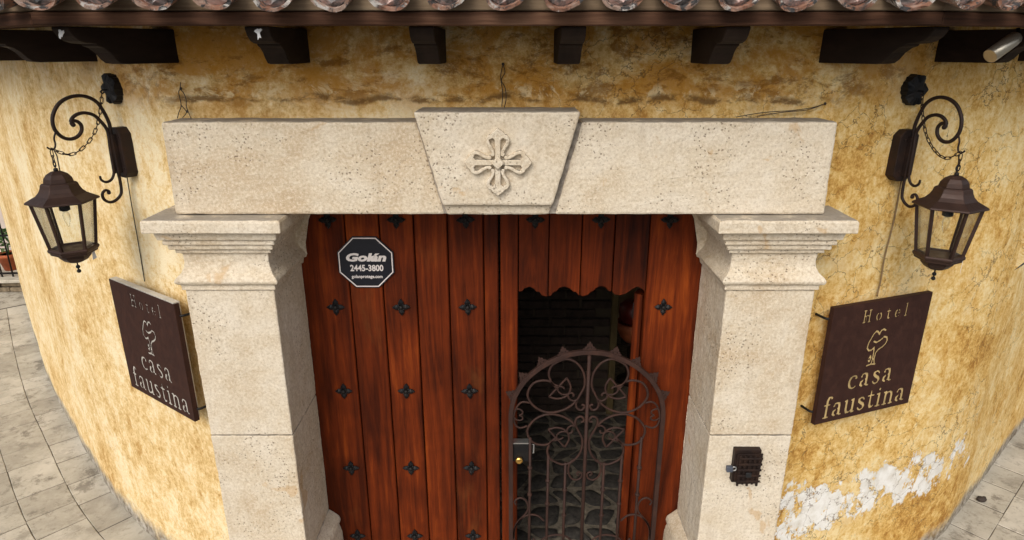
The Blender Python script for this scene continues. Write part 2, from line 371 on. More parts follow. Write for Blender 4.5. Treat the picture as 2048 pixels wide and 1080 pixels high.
def smooth_path(pts, k=6, closed=False):
    pts = [Vector(p) for p in pts]; n = len(pts); out = []
    for i in range(n if closed else n - 1):
        if closed: a, b, c, d = pts[i - 1], pts[i], pts[(i + 1) % n], pts[(i + 2) % n]
        else: a, b, c, d = pts[max(i - 1, 0)], pts[i], pts[i + 1], pts[min(i + 2, n - 1)]
        for j in range(k):
            t = j / k; out.append(.5 * ((2 * b) + (c - a) * t + (2 * a - 5 * b + 4 * c - d) * t * t + (3 * b - a - 3 * c + d) * t ** 3))
    if not closed: out.append(pts[-1])
    return out

# contour tracing of a union of strokes, for cut-out letters and the carved cross
def stroke_field(X, Y, strokes):
    F = np.full(X.shape, 9.0)
    for pts, r in strokes:
        rs = r if isinstance(r, (list, tuple)) else [r] * len(pts)
        if len(pts) == 1: F = np.minimum(F, np.hypot(X - pts[0][0], Y - pts[0][1]) - rs[0]); continue
        for (a, b), (c, d), r0, r1 in zip(pts, pts[1:], rs, rs[1:]):
            dx, dy = c - a, d - b; l2 = dx * dx + dy * dy + 1e-12
            t = np.clip(((X - a) * dx + (Y - b) * dy) / l2, 0, 1)
            F = np.minimum(F, np.hypot(X - a - t * dx, Y - b - t * dy) - (r0 + (r1 - r0) * t))
    return F
def contours(F, x0, y0, h):
    ny, nx = F.shape; seg = {}; pos = {}
    def P(i, j, e):        # e=0: horizontal edge from (i,j) to (i,j+1); e=1: vertical edge to (i+1,j)
        k = (i, j, e)
        if k not in pos:
            a = F[i, j]; b = F[i, j + 1] if e == 0 else F[i + 1, j]; t = a / (a - b)
            pos[k] = (x0 + h * (j + (t if e == 0 else 0)), y0 + h * (i + (t if e == 1 else 0)))
        return k
    ins = F < 0
    act = np.argwhere(~((ins[:-1, :-1] == ins[1:, :-1]) & (ins[:-1, :-1] == ins[:-1, 1:]) & (ins[:-1, :-1] == ins[1:, 1:])))
    for i, j in act:
        i, j = int(i), int(j)
        c = (ins[i, j] * 1) | (ins[i, j + 1] * 2) | (ins[i + 1, j + 1] * 4) | (ins[i + 1, j] * 8)
        B, Rr, T, Lf = (i, j, 0), (i, j + 1, 1), (i + 1, j, 0), (i, j, 1)
        tab = {1: [(Lf, B)], 2: [(B, Rr)], 3: [(Lf, Rr)], 4: [(Rr, T)], 5: [(Lf, B), (Rr, T)], 6: [(B, T)], 7: [(Lf, T)], 8: [(T, Lf)], 9: [(T, B)], 10: [(B, Rr), (T, Lf)], 11: [(T, Rr)], 12: [(Rr, Lf)], 13: [(Rr, B)], 14: [(B, Lf)]}
        for a, b in tab[int(c)]: seg[P(*a)] = P(*b)
    loops = []
    while seg:
        s0, cur = next(iter(seg.items())); del seg[s0]; lp = [pos[s0]]
        while cur != s0 and cur in seg:
            lp.append(pos[cur]); cur = seg.pop(cur)
        if len(lp) > 6: loops.append(lp)
    return loops
def flat_curve_mesh(name, loops, extrude, bevel=0.0):
    cu = bpy.data.curves.new(name, 'CURVE'); cu.dimensions = '2D'; cu.fill_mode = 'BOTH'; cu.extrude = extrude; cu.bevel_depth = bevel; cu.bevel_resolution = 1
    for lp in loops:
        sp = cu.splines.new('POLY'); sp.points.add(len(lp) - 1); sp.use_cyclic_u = True
        for q, (x, y) in zip(sp.points, lp): q.co = (x, y, 0, 1)
    o = bpy.data.objects.new(name, cu); COL.objects.link(o)
    dg = bpy.context.evaluated_depsgraph_get(); me = bpy.data.meshes.new_from_object(o.evaluated_get(dg))
    bpy.data.objects.remove(o); me.name = name
    for v in me.vertices: x, y, z = v.co; v.co = (x, -z, y)      # stand it up, front towards -Y
    me.materials.clear()
    return me

# ------------------------------------------------------------------ plan of the building corner
LEFT = [(-1.6, .18), (-2.10, .525), (-2.56, .85), (-3.23, 1.42), (-4.05, 2.27), (-4.85, 3.13), (-5.82, 4.28), (-6.8, 5.5)]
RIGHT = [(1.6, .18), (2.0, .325), (2.4, .475), (2.85, .665), (3.27, .92), (3.78, 1.36), (4.96, 2.40), (7.3, 4.44), (10.0, 6.8)]
lp_ = [tuple(p)[:2] for p in smooth_path([(*p, 0) for p in LEFT], 8)]
rp_ = [tuple(p)[:2] for p in smooth_path([(*p, 0) for p in RIGHT], 8)]
PLAN = lp_[::-1] + rp_                      # left to right; the two folds are lp_[0] and rp_[0]
FOLD_L, FOLD_R = len(lp_) - 1, len(lp_)
def seg_normal(a, b):
    dx, dy = b[0] - a[0], b[1] - a[1]; l = math.hypot(dx, dy); return dy / l, -dx / l
def offset(pts, d):
    out = []
    for i, p in enumerate(pts):
        n1 = seg_normal(pts[max(i - 1, 0)], pts[max(i, 1)]); n2 = seg_normal(pts[min(i, len(pts) - 2)], pts[min(i + 1, len(pts) - 1)])
        m = Vector((n1[0] + n2[0], n1[1] + n2[1])).normalized(); k = d / max(.4, m.x * n1[0] + m.y * n1[1])
        out.append((p[0] + m.x * k, p[1] + m.y * k))
    return out
def arclen(pts):
    s = [0]
    for a, b in zip(pts, pts[1:]): s.append(s[-1] + math.hypot(b[0] - a[0], b[1] - a[1]))
    return s
def at_len(pts, S_, s):
    s = max(0, min(S_[-1] - 1e-6, s))
    lo = next(i for i in range(len(S_) - 1) if S_[i + 1] >= s)
    t = (s - S_[lo]) / max(1e-9, S_[lo + 1] - S_[lo]); a, b = pts[lo], pts[lo + 1]
    return (a[0] + (b[0] - a[0]) * t, a[1] + (b[1] - a[1]) * t), seg_normal(a, b)

# ------------------------------------------------------------------ ground, pavement
g = MB().add([(-300, -300, 0), (300, -300, 0), (300, 300, 0), (-300, 300, 0)], [(0, 1, 2, 3)])
struct(g.build('street', 'asphalt', loc=(0, 0, -.15)))
WALK = 1.5
inner = PLAN; outer = offset(PLAN, WALK)
inner2 = offset(PLAN, -.25)
mb = MB(); n = len(PLAN)
mb.add([(*p, -.0055) for p in inner2] + [(*p, -.0055) for p in outer], [(i, i + n, i + n + 1, i + 1) for i in range(n - 1)])
walk = struct(mb.build('sidewalk', 'joint'))
mb = MB(); k1 = offset(PLAN, WALK + .003); k2 = offset(PLAN, WALK + .14)
mb.add([(*p, z) for z in (-.2, .0) for p in k1] + [(*p, z) for z in (-.2, .0) for p in k2],
       [f for i in range(n - 1) for f in ((n + i, 3 * n + i, 3 * n + i + 1, n + i + 1), (2 * n + i, 2 * n + i + 1, 3 * n + i + 1, 3 * n + i), (i, i + 1, n + i + 1, n + i))])
struct(mb.build('kerb', 'pave'))
Sp = arclen(PLAN)
def wall_pt(s, d):
    (x, y), (nx, ny) = at_len(PLAN, Sp, s); return None
OFFS = {}
def off_pt(s, d):                      # s measured on the wall line, d outwards
    if d not in OFFS: OFFS[d] = offset(PLAN, d)
    o = OFFS[d]; s = max(0, min(Sp[-1] - 1e-6, s)); lo = next(i for i in range(len(Sp) - 1) if Sp[i + 1] >= s)
    t = (s - Sp[lo]) / max(1e-9, Sp[lo + 1] - Sp[lo]); return (o[lo][0] + (o[lo + 1][0] - o[lo][0]) * t, o[lo][1] + (o[lo + 1][1] - o[lo][1]) * t)
rng = random.Random(3)
sL = Sp[FOLD_L]; sR = Sp[FOLD_R]
def slab(s0, s1, d0, d1):
    gp = .0024; gs = .0055; ns = 3
    top, ch = [], []
    poly = [off_pt(s0 + gs + (s1 - s0 - 2 * gs) * i / ns, round(d0 + gp, 4)) for i in range(ns + 1)] + [off_pt(s1 - gs - (s1 - s0 - 2 * gs) * i / ns, round(d1 - gp, 4)) for i in range(ns + 1)]
    cx = sum(p[0] for p in poly) / len(poly); cy = sum(p[1] for p in poly) / len(poly)
    j = [(p[0] + rng.uniform(-.002, .002), p[1] + rng.uniform(-.002, .002)) for p in poly]
    inn = [(cx + (x - cx) * (1 - .004 / max(.05, math.hypot(x - cx, y - cy))), cy + (y - cy) * (1 - .004 / max(.05, math.hypot(x - cx, y - cy)))) for x, y in j]
    m = len(j); tz = rng.uniform(-.0012, .0012)
    vs = [(x - cx, y - cy, -.03) for x, y in j] + [(x - cx, y - cy, -.004) for x, y in j] + [(x - cx, y - cy, tz) for x, y in inn]
    fs = [(i, (i + 1) % m, (i + 1) % m + m, i + m) for i in range(m)] + [(i + m, (i + 1) % m + m, (i + 1) % m + 2 * m, i + 2 * m) for i in range(m)] + [tuple(range(2 * m, 3 * m))]
    o = MB().add(vs, fs).build('paving_slab', 'pave', walk, (cx, cy, 0))
for (d0, d1, lo, hi) in ((-.04, .23, .28, .48), (.23, .56, .26, .5), (.56, .93, .3, .55), (.93, 1.22, .3, .5), (1.22, 1.5, .5, .8)):
    s = .05
    while s < sR + 6.0:
        e = s + rng.uniform(lo, hi)
        inview = (s > sL - .9 and e < sR + .9)      # under and in front of the portal: out of the picture
        if e - s > .48 and rng.random() < .35 and not inview:
            m = (d0 + d1) / 2; slab(s, e, d0, m); slab(s, e, m, d1)
        else: slab(s, e, d0, d1)
        s = e
# ------------------------------------------------------------------ building: wall
house = tag(empty('corner_building', (0, 0, 0)), 'ochre plastered corner building with stone doorway and tiled eave', 'building')
ZW = 3.62
NICHE = None
def wall_strip(name, pts, s_off, z0=-.06, z1=ZW, hole=None, flip=False):
    Sx = arclen(pts); L_ = Sx[-1]
    fine = min(L_, 5.2)
    ss = list(np.arange(0, fine, .045)) + list(np.arange(fine, L_, .15)) + [L_]
    zs = list(np.arange(z0, z1, .045)) + [z1]
    if hole:
        for q in hole[:2]: ss[min(range(len(ss)), key=lambda i: abs(ss[i] - q))] = q
        for q in hole[2:4]: zs[min(range(len(zs)), key=lambda i: abs(zs[i] - q))] = q
    mb = MB(); vs = []; ncol = len(ss)
    for z in zs:
        for s in ss:
            (x, y), (nx, ny) = at_len(pts, Sx, s)
            if flip: nx, ny = -nx, -ny
            a = noise.fractal(Vector((x * 1.5, y * 1.5, z * 1.5)), 1.0, 2.0, 3) * .012 + noise.fractal(Vector((x * 7, y * 7, z * 7 + 9)), 1.0, 2.0, 3) * .0035
            k = min(1, s / .12)
            a *= k
            vs.append((x + nx * a, y + ny * a, z))
    fs = []
    for i in range(len(zs) - 1):
        for j in range(ncol - 1):
            if hole and hole[0] - 1e-4 <= ss[j] and ss[j + 1] <= hole[1] + 1e-4 and hole[2] - 1e-4 <= zs[i] and zs[i + 1] <= hole[3] + 1e-4: continue
            fs.append((i * ncol + j, i * ncol + j + 1, (i + 1) * ncol + j + 1, (i + 1) * ncol + j))
    mb.add(vs, fs, True)
    return mb.build(name, 'plaster', house), (pts, Sx)
wl, _ = wall_strip('wall', lp_, 0, flip=True)
srs = arclen(rp_)
s_n0 = next(s for p, s in zip(rp_, srs) if p[0] > 3.235)
wr, _ = wall_strip('wall', rp_, 0, hole=(s_n0, s_n0 + 1.1, 2.07, 3.12))
# front panel over the lintel and beside the shafts
mb = MB(); nx_, nz_ = 80, 14; vs = []
for j in range(nz_ + 1):
    for i in range(nx_ + 1):
        x = -1.6 + 3.2 * i / nx_; z = 2.9 + (ZW - 2.9) * j / nz_
        a = (noise.fractal(Vector((x * 1.5, .3, z * 1.5)), 1.0, 2.0, 3) * .012 + noise.fractal(Vector((x * 7, 2, z * 7 + 9)), 1.0, 2.0, 3) * .0035) * min(1, (1.6 - abs(x)) / .12)
        vs.append((x, .18 - a, z))
mb.add(vs, [(j * (nx_ + 1) + i, j * (nx_ + 1) + i + 1, (j + 1) * (nx_ + 1) + i + 1, (j + 1) * (nx_ + 1) + i) for j in range(nz_) for i in range(nx_)], True)
mb.build('wall', 'plaster', house)
for sx in (-1, 1):
    MB().box(min(sx * 1.6, sx * 1.48), max(sx * 1.6, sx * 1.48), .18, .60, -.06, 2.95).build('wall_reveal', 'plaster', house)
# niche of the shuttered window at the right edge
(p0, nn0), (p1, nn1) = at_len(rp_, srs, s_n0), at_len(rp_, srs, s_n0 + 1.1)
D_ = .22
q0 = (p0[0] - nn0[0] * D_, p0[1] - nn0[1] * D_); q1 = (p1[0] - nn1[0] * D_, p1[1] - nn1[1] * D_)
niche = MB().add([(*q0, 2.13), (*q1, 2.13), (*q1, 3.12), (*q0, 3.12), (*p0, 2.07), (*p1, 2.07), (*p1, 3.12), (*p0, 3.12)],
                 [(0, 1, 2, 3), (4, 0, 3, 7), (1, 5, 6, 2), (4, 5, 1, 0), (3, 2, 6, 7)]).build('window_niche', 'plaster', house)

# ------------------------------------------------------------------ stone portal
portal = empty('stone_portal'); portal.parent = house
XI, XO = 1.12, 1.56
def ring_block(sx, prof, xi, xo, y1, name, lv=3):
    """moulded block swept round outer side, front and inner side of a pilaster; prof = [(projection, z)] from top down"""
    vs, fs = [], []; cols = 4
    for p, z in prof:
        vs += [(sx * (xo + p), .34, z), (sx * (xo + p), -p, z), (sx * (xi - p), -p, z), (sx * (xi - p), y1, z)]
    for i in range(len(prof) - 1):
        for k in range(3): fs.append((i * 4 + k, i * 4 + k + 1, (i + 1) * 4 + k + 1, (i + 1) * 4 + k))
    m = len(prof) - 1
    fs += [(0, 1, 2, 3), (m * 4 + 3, m * 4 + 2, m * 4 + 1, m * 4)]
    fs += [tuple(i * 4 for i in range(m + 1)), tuple(i * 4 + 3 for i in range(m, -1, -1))]
    o = MB().add(vs, fs).build(name, 'stone', portal, bevel=.007)
    weather(o, lv, .007, .003); return o
CAP = [(.098, 2.664), (.104, 2.652), (.104, 2.602), (.070, 2.600), (.062, 2.558), (.040, 2.556), (.046, 2.548), (.046, 2.530), (.026, 2.528), (.032, 2.520), (.030, 2.502), (.010, 2.498), (.012, 2.480),
       (-.010, 2.472), (-.012, 2.425), (-.008, 2.400), (.004, 2.374), (.024, 2.354), (.034, 2.337), (.028, 2.322), (.012, 2.316), (.012, 2.287)]
BASE = [(.004, .62), (.03, .60), (.062, .57), (.072, .545), (.066, .52), (.058, .515), (.066, .49), (.074, .45), (.078, .40), (.078, -.02)]
for sx in (-1, 1):
    ring_block(sx, CAP, XI, XO, .435, 'capital', 4)
    ring_block(sx, [(0, 2.284), (0, 1.452)], XI, XO, .435, 'shaft_block', 5)
    ring_block(sx, [(0, 1.446), (0, .60)], XI, XO, .435, 'shaft_block', 5)
    ring_block(sx, BASE, XI, XO, .432, 'plinth', 4)
    MB().box(min(sx * 1.14, sx * 1.54), max(sx * 1.14, sx * 1.54), .02, .40, 1.43, 1.47).build('mortar_joint', 'mortar', portal)
# lintel: two arms, keystone and the joints between
KT, KB = .372, .243
def lint(sx):
    xk = lambda z: KB + (KT - KB) * (z - 2.667) / (3.15 - 2.667) + .018
    poly = [(sx * xk(2.668), 2.668), (sx * 1.545, 2.668), (sx * 1.540, 3.100), (sx * xk(3.10), 3.100)]
    if sx < 0: poly = poly[::-1]
    o = MB().prism(poly, 0, .46).build('lintel_arm', 'stone', portal, bevel=.011); weather(o, 5, .007, .003)
lint(-1); lint(1)
kz = [(2.667, .0, KB), (2.716, -.012, KB + .012), (2.722, -.040, KB + .014), (3.15, -.062, KT), (3.15, .46, KT), (2.667, .46, KB)]
vs = [(-w, y, z) for z, y, w in kz] + [(w, y, z) for z, y, w in kz]
fs = [tuple(range(5, -1, -1)), tuple(range(6, 12))] + [(i, (i + 1) % 6, (i + 1) % 6 + 6, i + 6) for i in range(6)]
o = MB().add(vs, fs).build('keystone', 'stone', portal, loc=(-.008, 0, 0), bevel=.010); weather(o, 5, .007, .003)
for sx in (-1, 1):
    poly = [(sx * (KB - .03), 2.672), (sx * (KB + .03), 2.672), (sx * (KT + .012), 3.095), (sx * (KT - .045), 3.095)]
    if sx < 0: poly = poly[::-1]
    MB().prism(poly, .006, .4).build('mortar_joint', 'mortar', portal)
# carved cross on the keystone
st = []
for k in range(4):
    a = k * math.pi / 2; c, s_ = math.cos(a), math.sin(a)
    T = lambda pts: [(x * c - y * s_, x * s_ + y * c) for x, y in pts]
    st.append((T([(0, 0), (.72, 0)]), [.085, .095]))
    for m in (1, -1):
        lp = [(.70, .05), (.78, .14), (.765, .25), (.67, .305), (.55, .275), (.44, .20), (.34, .15), (.26, .135)]
        st.append((T([(x, y * m) for x, y in lp]), [.05, .05, .055, .055, .05, .045, .045, .045]))
        st.append((T([(.245, .15 * m)]), .062))
        st.append((T([(.74, .215 * m), (.86, .13 * m), (.975, 0)]), [.05, .05, .025]))
        st.append((T([(.8, .06 * m), (.88, .03 * m)]), .07))
h = .0125; xs = np.arange(-1.12, 1.12 + h, h); X, Y = np.meshgrid(xs, xs)
st = [(p, [q * (.66 if q > .08 else .52) for q in r] if isinstance(r, list) else r * (.60 if len(p) == 1 else .45)) for p, r in st]
lps = contours(stroke_field(X, Y, st), -1.12, -1.12, h)
me = flat_curve_mesh('carved_cross', [[(x * .152, y * .152) for x, y in l] for l in lps], .016, .0035)
o = put('carved_cross', me, 'stone', portal, (-.006, -.058, 2.928)); o.rotation_euler.x = R(2.9)
me = flat_curve_mesh('cross_boss', [[(.024, 0), (0, .024), (-.024, 0), (0, -.024)]], .006, .004)
put('cross_boss', me, 'stone', portal, (-.006, -.082, 2.928))
# joints of shaft, threshold
MB().box(-1.3, 1.3, .05, .62, -.02, .05).build('threshold', 'stone', portal, bevel=.01)

# ------------------------------------------------------------------ door
DY = .44
def plank(x0, x1, z0, z1, parent, zfun=None, mat='door', y0=DY, y1=DY + .055):
    g_ = .0034
    if zfun is None: poly = [(x0 + g_, z0), (x1 - g_, z0), (x1 - g_, z1), (x0 + g_, z1)]
    else:
        xs_ = [x0 + g_] + [p for p, _ in zfun if x0 + g_ < p < x1 - g_] + [x1 - g_]
        poly = [(x, np.interp(x, [p for p, _ in zfun], [q for _, q in zfun])) for x in xs_] + [(x1 - g_, z1), (x0 + g_, z1)]
    cx = (x0 + x1) / 2
    return MB().prism([(x - cx, z) for x, z in poly], y0 + random.uniform(-.002, .002), y1).build('plank', mat, parent, (cx, 0, 0), bevel=.005, seg=1)
def stud_mesh():
    mb = MB()
    for k in range(4):
        a = k * math.pi / 2; c, s_ = math.cos(a), math.sin(a)
        out = [(0.006, 0), (.018, .013), (.030, .016), (.042, .008), (.052, 0), (.042, -.008), (.030, -.016), (.018, -.013)]
        vs = [(x * c - z * s_, -.001, x * s_ + z * c) for x, z in out] + [(x * c - z * s_, -.008, x * s_ + z * c) for x, z in out] + [(.030 * c, -.019, .030 * s_)]
        m = 8; mb.add(vs, [(i, (i + 1) % m, (i + 1) % m + m, i + m) for i in range(m)] + [(i + m, (i + 1) % m + m, 2 * m) for i in range(m)])
    for k in range(4):
        a = k * math.pi / 2 + math.pi / 4; mb.ball((.019 * math.cos(a), -.006, .019 * math.sin(a)), .008, 6)
    mb.ball((0, -.012, 0), .013, 8)
    me = mb.mesh('door_stud'); me.materials.append(M['stud']); return me
STUD = stud_mesh()
def stud(x, z, parent):
    o = put('door_stud', STUD, None, parent, (x, DY - .001, z)); o.rotation_euler.y = random.uniform(-.05, .05); return o
left_leaf = empty('door_leaf'); left_leaf.parent = house
for a, b in zip([-1.17, -.862, -.673, -.483, -.298, -.1], [-.862, -.673, -.483, -.298, -.1, -.016]): plank(a, b, .055, 2.74, left_leaf)
MB().box(-1.17, -.02, DY + .05, DY + .09, .06, 2.74).build('door_backing', 'door', left_leaf)
for z in (2.53, 2.015, 1.472, .927, .403):
    for x in (-.951, -.576, -.196): stud(x, z, left_leaf)
right_leaf = empty('door_leaf'); right_leaf.parent = house
SC = [(0.09, 2.106), (0.098, 2.108), (0.116, 2.111), (0.129, 2.128), (0.158, 2.138), (0.184, 2.125), (0.195, 2.108), (0.216, 2.105), (0.227, 2.086), (0.253, 2.078), (0.28, 2.083), (0.292, 2.103), (0.311, 2.111), (0.326, 2.131), (0.357, 2.139), (0.389, 2.125), (0.405, 2.108), (0.421, 2.107), (0.438, 2.086), (0.464, 2.078), (0.491, 2.086), (0.508, 2.105), (0.521, 2.11), (0.536, 2.128), (0.562, 2.139), (0.588, 2.134), (0.605, 2.111), (0.629, 2.105), (0.643, 2.091), (0.67, 2.086), (0.701, 2.094), (0.726, 2.111), (0.746, 2.128), (0.772, 2.139), (0.799, 2.122), (0.811, 2.108), (0.83, 2.105)]
plank(-.010, .094, .055, 2.74, right_leaf)
for a, b in zip([.094, .263, .444, .626], [.263, .444, .626, .817]): plank(a, b, 0, 2.74, right_leaf, SC)
plank(.817, 1.17, .055, 2.74, right_leaf)
MB().box(.10, .815, DY + .058, DY + .09, 2.16, 2.74).build('door_backing', 'door', right_leaf)
MB().box(.845, 1.17, DY + .058, DY + .10, .06, 2.74).build('door_backing', 'door', right_leaf)
for x, z in ((.186, 2.53), (.545, 2.53), (.922, 2.53), (.924, 2.015), (.924, 1.472), (.924, .927), (.924, .403)):
    if z > 1.9: stud(x, z, right_leaf)
# the wicket, folded back inside: its hinge edge shows behind the right board
wicket = empty('wicket_door', (.815, DY + .065, 0), R(-32)); wicket.parent = house
for a, b in ((.0, .16), (.16, .34), (.34, .52), (.52, .70)):
    MB().box(-.050, 0, a + .002, b - .002, .08, 2.06).build('plank', 'door', wicket, bevel=.003, seg=1)
MB().box(-.062, -.0505, .03, .10, .08, 2.06).build('edge_batten', 'door', wicket, bevel=.003, seg=1)
for z in (.5, 1.9):
    MB().box(-.056, -.0505, .005, .03, z, z + .10).build('hinge', 'stud', wicket)

# ------------------------------------------------------------------ eave: corbels, beam, boards, tiles
OFB = .53
eave = offset(PLAN, OFB); eaveS = arclen(eave)
def sweep_strip(name, d0, d1, z0, z1, mat, i0, i1, parent=house):
    a = offset(PLAN, d0)[i0:i1 + 1]; b = offset(PLAN, d1)[i0:i1 + 1]; m = len(a)
    vs = [(*p, z0) for p in a] + [(*p, z1) for p in a] + [(*p, z0) for p in b] + [(*p, z1) for p in b]
    fs = []
    for i in range(m - 1):
        fs += [(2 * m + i, 2 * m + i + 1, 3 * m + i + 1, 3 * m + i), (i, m + i, m + i + 1, i + 1), (i, i + 1, 2 * m + i + 1, 2 * m + i), (m + i, 3 * m + i, 3 * m + i + 1, m + i + 1)]
    fs += [(0, 2 * m, 3 * m, m), (m - 1, 2 * m - 1, 4 * m - 1, 3 * m - 1)]
    return MB().add(vs, fs).build(name, mat, parent, bevel=.004, seg=1)
for i0, i1 in ((0, FOLD_L), (FOLD_L, FOLD_R), (FOLD_R, len(PLAN) - 1)):
    sweep_strip('eave_beam', .46, .545, 3.500, 3.548, 'beam', i0, i1)
    sweep_strip('eave_board', .44, .535, 3.552, 3.605, 'rough_timber', i0, i1)
    sweep_strip('soffit', .02, .455, 3.525, 3.545, 'beam', i0, i1)
def corbel(x, y, deg, L_=.50):
    # side outline: (r out from wall, z)
    prof = [(-.12, 3.352), (.255, 3.352), (.285, 3.356), (.305, 3.372), (.325, 3.398), (.352, 3.418), (.378, 3.426), (.378, 3.434), (.42, 3.436), (.45, 3.444), (.474, 3.462), (.49, 3.487), (.49, 3.4985), (-.12, 3.4985)]
    w = .048; m = len(prof)
    vs = [(-w, -r, z) for r, z in prof] + [(w, -r, z) for r, z in prof]
    o = MB().add(vs, [tuple(range(m)), tuple(range(2 * m - 1, m - 1, -1))] + [(i, i + m, (i + 1) % m + m, (i + 1) % m) for i in range(m)]).build('corbel', 'corbel', house, (x, y, 0), bevel=.003, seg=1)
    o.rotation_euler.z = R(deg + 90); return o
for x in (-.936, -.296, .300, .940): corbel(x, .18, -90)
corbel(-1.55, .18, -111); corbel(1.55, .18, -64)
def splat(x, y, deg, r, z, k):
    rg = random.Random(k); pts = []
    for i in range(14):
        a = 2 * math.pi * i / 14; q = rg.uniform(.006, .019); pts.append((q * math.cos(a), q * math.sin(a) * (1.9 if math.sin(a) < 0 else 1.0)))
    o = MB().prism(pts, -.0015, .001).build('dropping', 'paper', house, (x + math.cos(R(deg)) * r, y + math.sin(R(deg)) * r, z)); o.rotation_euler = (R(-12), 0, R(deg + 90))
splat(-.93, .18, -90, .4925, 3.478, 1); splat(-1.545, .18, -111, .4925, 3.476, 2)
for s, dd in ((.62, 4), (1.24, 0), (1.86, 0), (2.5, 0), (3.2, 0)):
    (x, y), (nx, ny) = at_len(lp_, arclen(lp_), s); corbel(x, y, math.degrees(math.atan2(-ny, -nx)) - dd)
for s, dd in ((.64, 6), (1.28, 4), (1.95, 0), (2.6, 0), (3.3, 0)):
    (x, y), (nx, ny) = at_len(rp_, srs, s); corbel(x, y, math.degrees(math.atan2(ny, nx)) + dd)
roof = empty('roof', (0, 0, 0)); roof.parent = house
SL = math.tan(R(19))
a = offset(PLAN, .56); b = [(p[0] * .30, 4.2 + (p[1]) * .12) for p in PLAN]; m = len(PLAN)
bz = [3.615 + SL * math.hypot(p[0] - q[0], p[1] - q[1]) for p, q in zip(a, b)]
MB().add([(*p, 3.612) for p in a] + [(*q, z) for q, z in zip(b, bz)], [(i, i + 1, i + m + 1, i + m) for i in range(m - 1)]).build('roof_deck', 'rough_timber', roof)
def tile_mesh(conv, seed):
    rg = random.Random(seed); mb = MB(); n_ = 12; rows = 5; r0, r1 = .080, .070; th = .013; L_ = .42
    vs = []
    ph = rg.uniform(0, 6)
    for layer in (0, 1):
        for i in range(rows):
            t = i / (rows - 1)
            for k in range(n_ + 1):
                a_ = math.pi * k / n_; r = (r0 + (r1 - r0) * t) - th * layer
                wob = 1 + .045 * math.sin(3 * a_ + ph) + rg.uniform(-.012, .012)
                x = r * math.cos(a_) * wob; z = r * math.sin(a_) * wob * .92
                if not conv: z = -z
                vs.append((x, L_ * t + rg.uniform(-.004, .004) * (i == 0), z))
    q = (n_ + 1) * rows; fs = []
    for layer in (0, 1):
        for i in range(rows - 1):
            for k in range(n_):
                f = (layer * q + i * (n_ + 1) + k, layer * q + i * (n_ + 1) + k + 1, layer * q + (i + 1) * (n_ + 1) + k + 1, layer * q + (i + 1) * (n_ + 1) + k)
                fs.append(f if layer == 0 else f[::-1])
    for i in (0, rows - 1):
        for k in range(n_): fs.append((i * (n_ + 1) + k, i * (n_ + 1) + k + 1, q + i * (n_ + 1) + k + 1, q + i * (n_ + 1) + k))
    for k in (0, n_):
        for i in range(rows - 1): fs.append((i * (n_ + 1) + k, (i + 1) * (n_ + 1) + k, q + (i + 1) * (n_ + 1) + k, q + i * (n_ + 1) + k))
    mb.add(vs, fs, False); me = mb.mesh('roof_tile'); me.materials.append(M['tile']); return me
PAN = [tile_mesh(False, i) for i in range(4)]; COV = [tile_mesh(True, 10 + i) for i in range(4)]
def plug_mesh(seed):
    rg = random.Random(seed); mb = MB(); pts = [(.064 * math.cos(math.pi + math.pi * k / 10), .060 * math.sin(math.pi + math.pi * k / 10)) for k in range(11)]
    pts += [(.05, .012 + rg.uniform(0, .01)), (.02, .02 + rg.uniform(-.01, .012)), (-.02, .016 + rg.uniform(-.01, .012)), (-.05, .012)]
    nn_ = len(pts); vs = [(x, .03, z) for x, z in pts] + [(x * .55 + rg.uniform(-.006, .006), rg.uniform(.006, .016), z * .55 - .006 + rg.uniform(-.004, .004)) for x, z in pts]
    mb.add(vs, [(i, (i + 1) % nn_, (i + 1) % nn_ + nn_, i + nn_) for i in range(nn_)] + [tuple(range(nn_, 2 * nn_))]); me = mb.mesh('mortar_plug'); me.materials.append(M['plug']); return me
PLUG = [plug_mesh(i) for i in range(4)]
te = offset(PLAN, .655); teS = arclen(te)
s_c = teS[FOLD_L] + (0.033 - te[FOLD_L][0])
SPC = .2125
rt = random.Random(5)
for i in range(-17, 23):
    s = s_c + i * SPC
    if not 0 < s < teS[-1]: continue
    for row in range(2):
        for half in (0, 1):
            (x, y), (nx, ny) = at_len(te, teS, s + (SPC / 2 if half else 0))
            # soften the turn at the folds
            (_, na), (_, nb_) = at_len(te, teS, s - .12), at_len(te, teS, s + .12); nx, ny = (na[0] + nb_[0] + nx) / 3, (na[1] + nb_[1] + ny) / 3
            dd = row * .36 - (.0 if not half else -.05)
            o = put('roof_tile', (COV if half else PAN)[rt.randrange(4)], None, roof, (x - nx * dd + rt.uniform(-.006, .006), y - ny * dd, 3.541 + .0745 + (.066 if half else 0) + dd * SL * .9 + row * .012 + rt.uniform(-.004, .004)))
            o.rotation_euler = (R(17) + rt.uniform(-.02, .02), rt.uniform(-.06, .06), math.atan2(-ny, -nx) - R(90) + rt.uniform(-.05, .05))
            if row == 0 and not half:
                p = put('mortar_plug', PLUG[rt.randrange(4)], None, roof, o.location); p.rotation_euler = o.rotation_euler

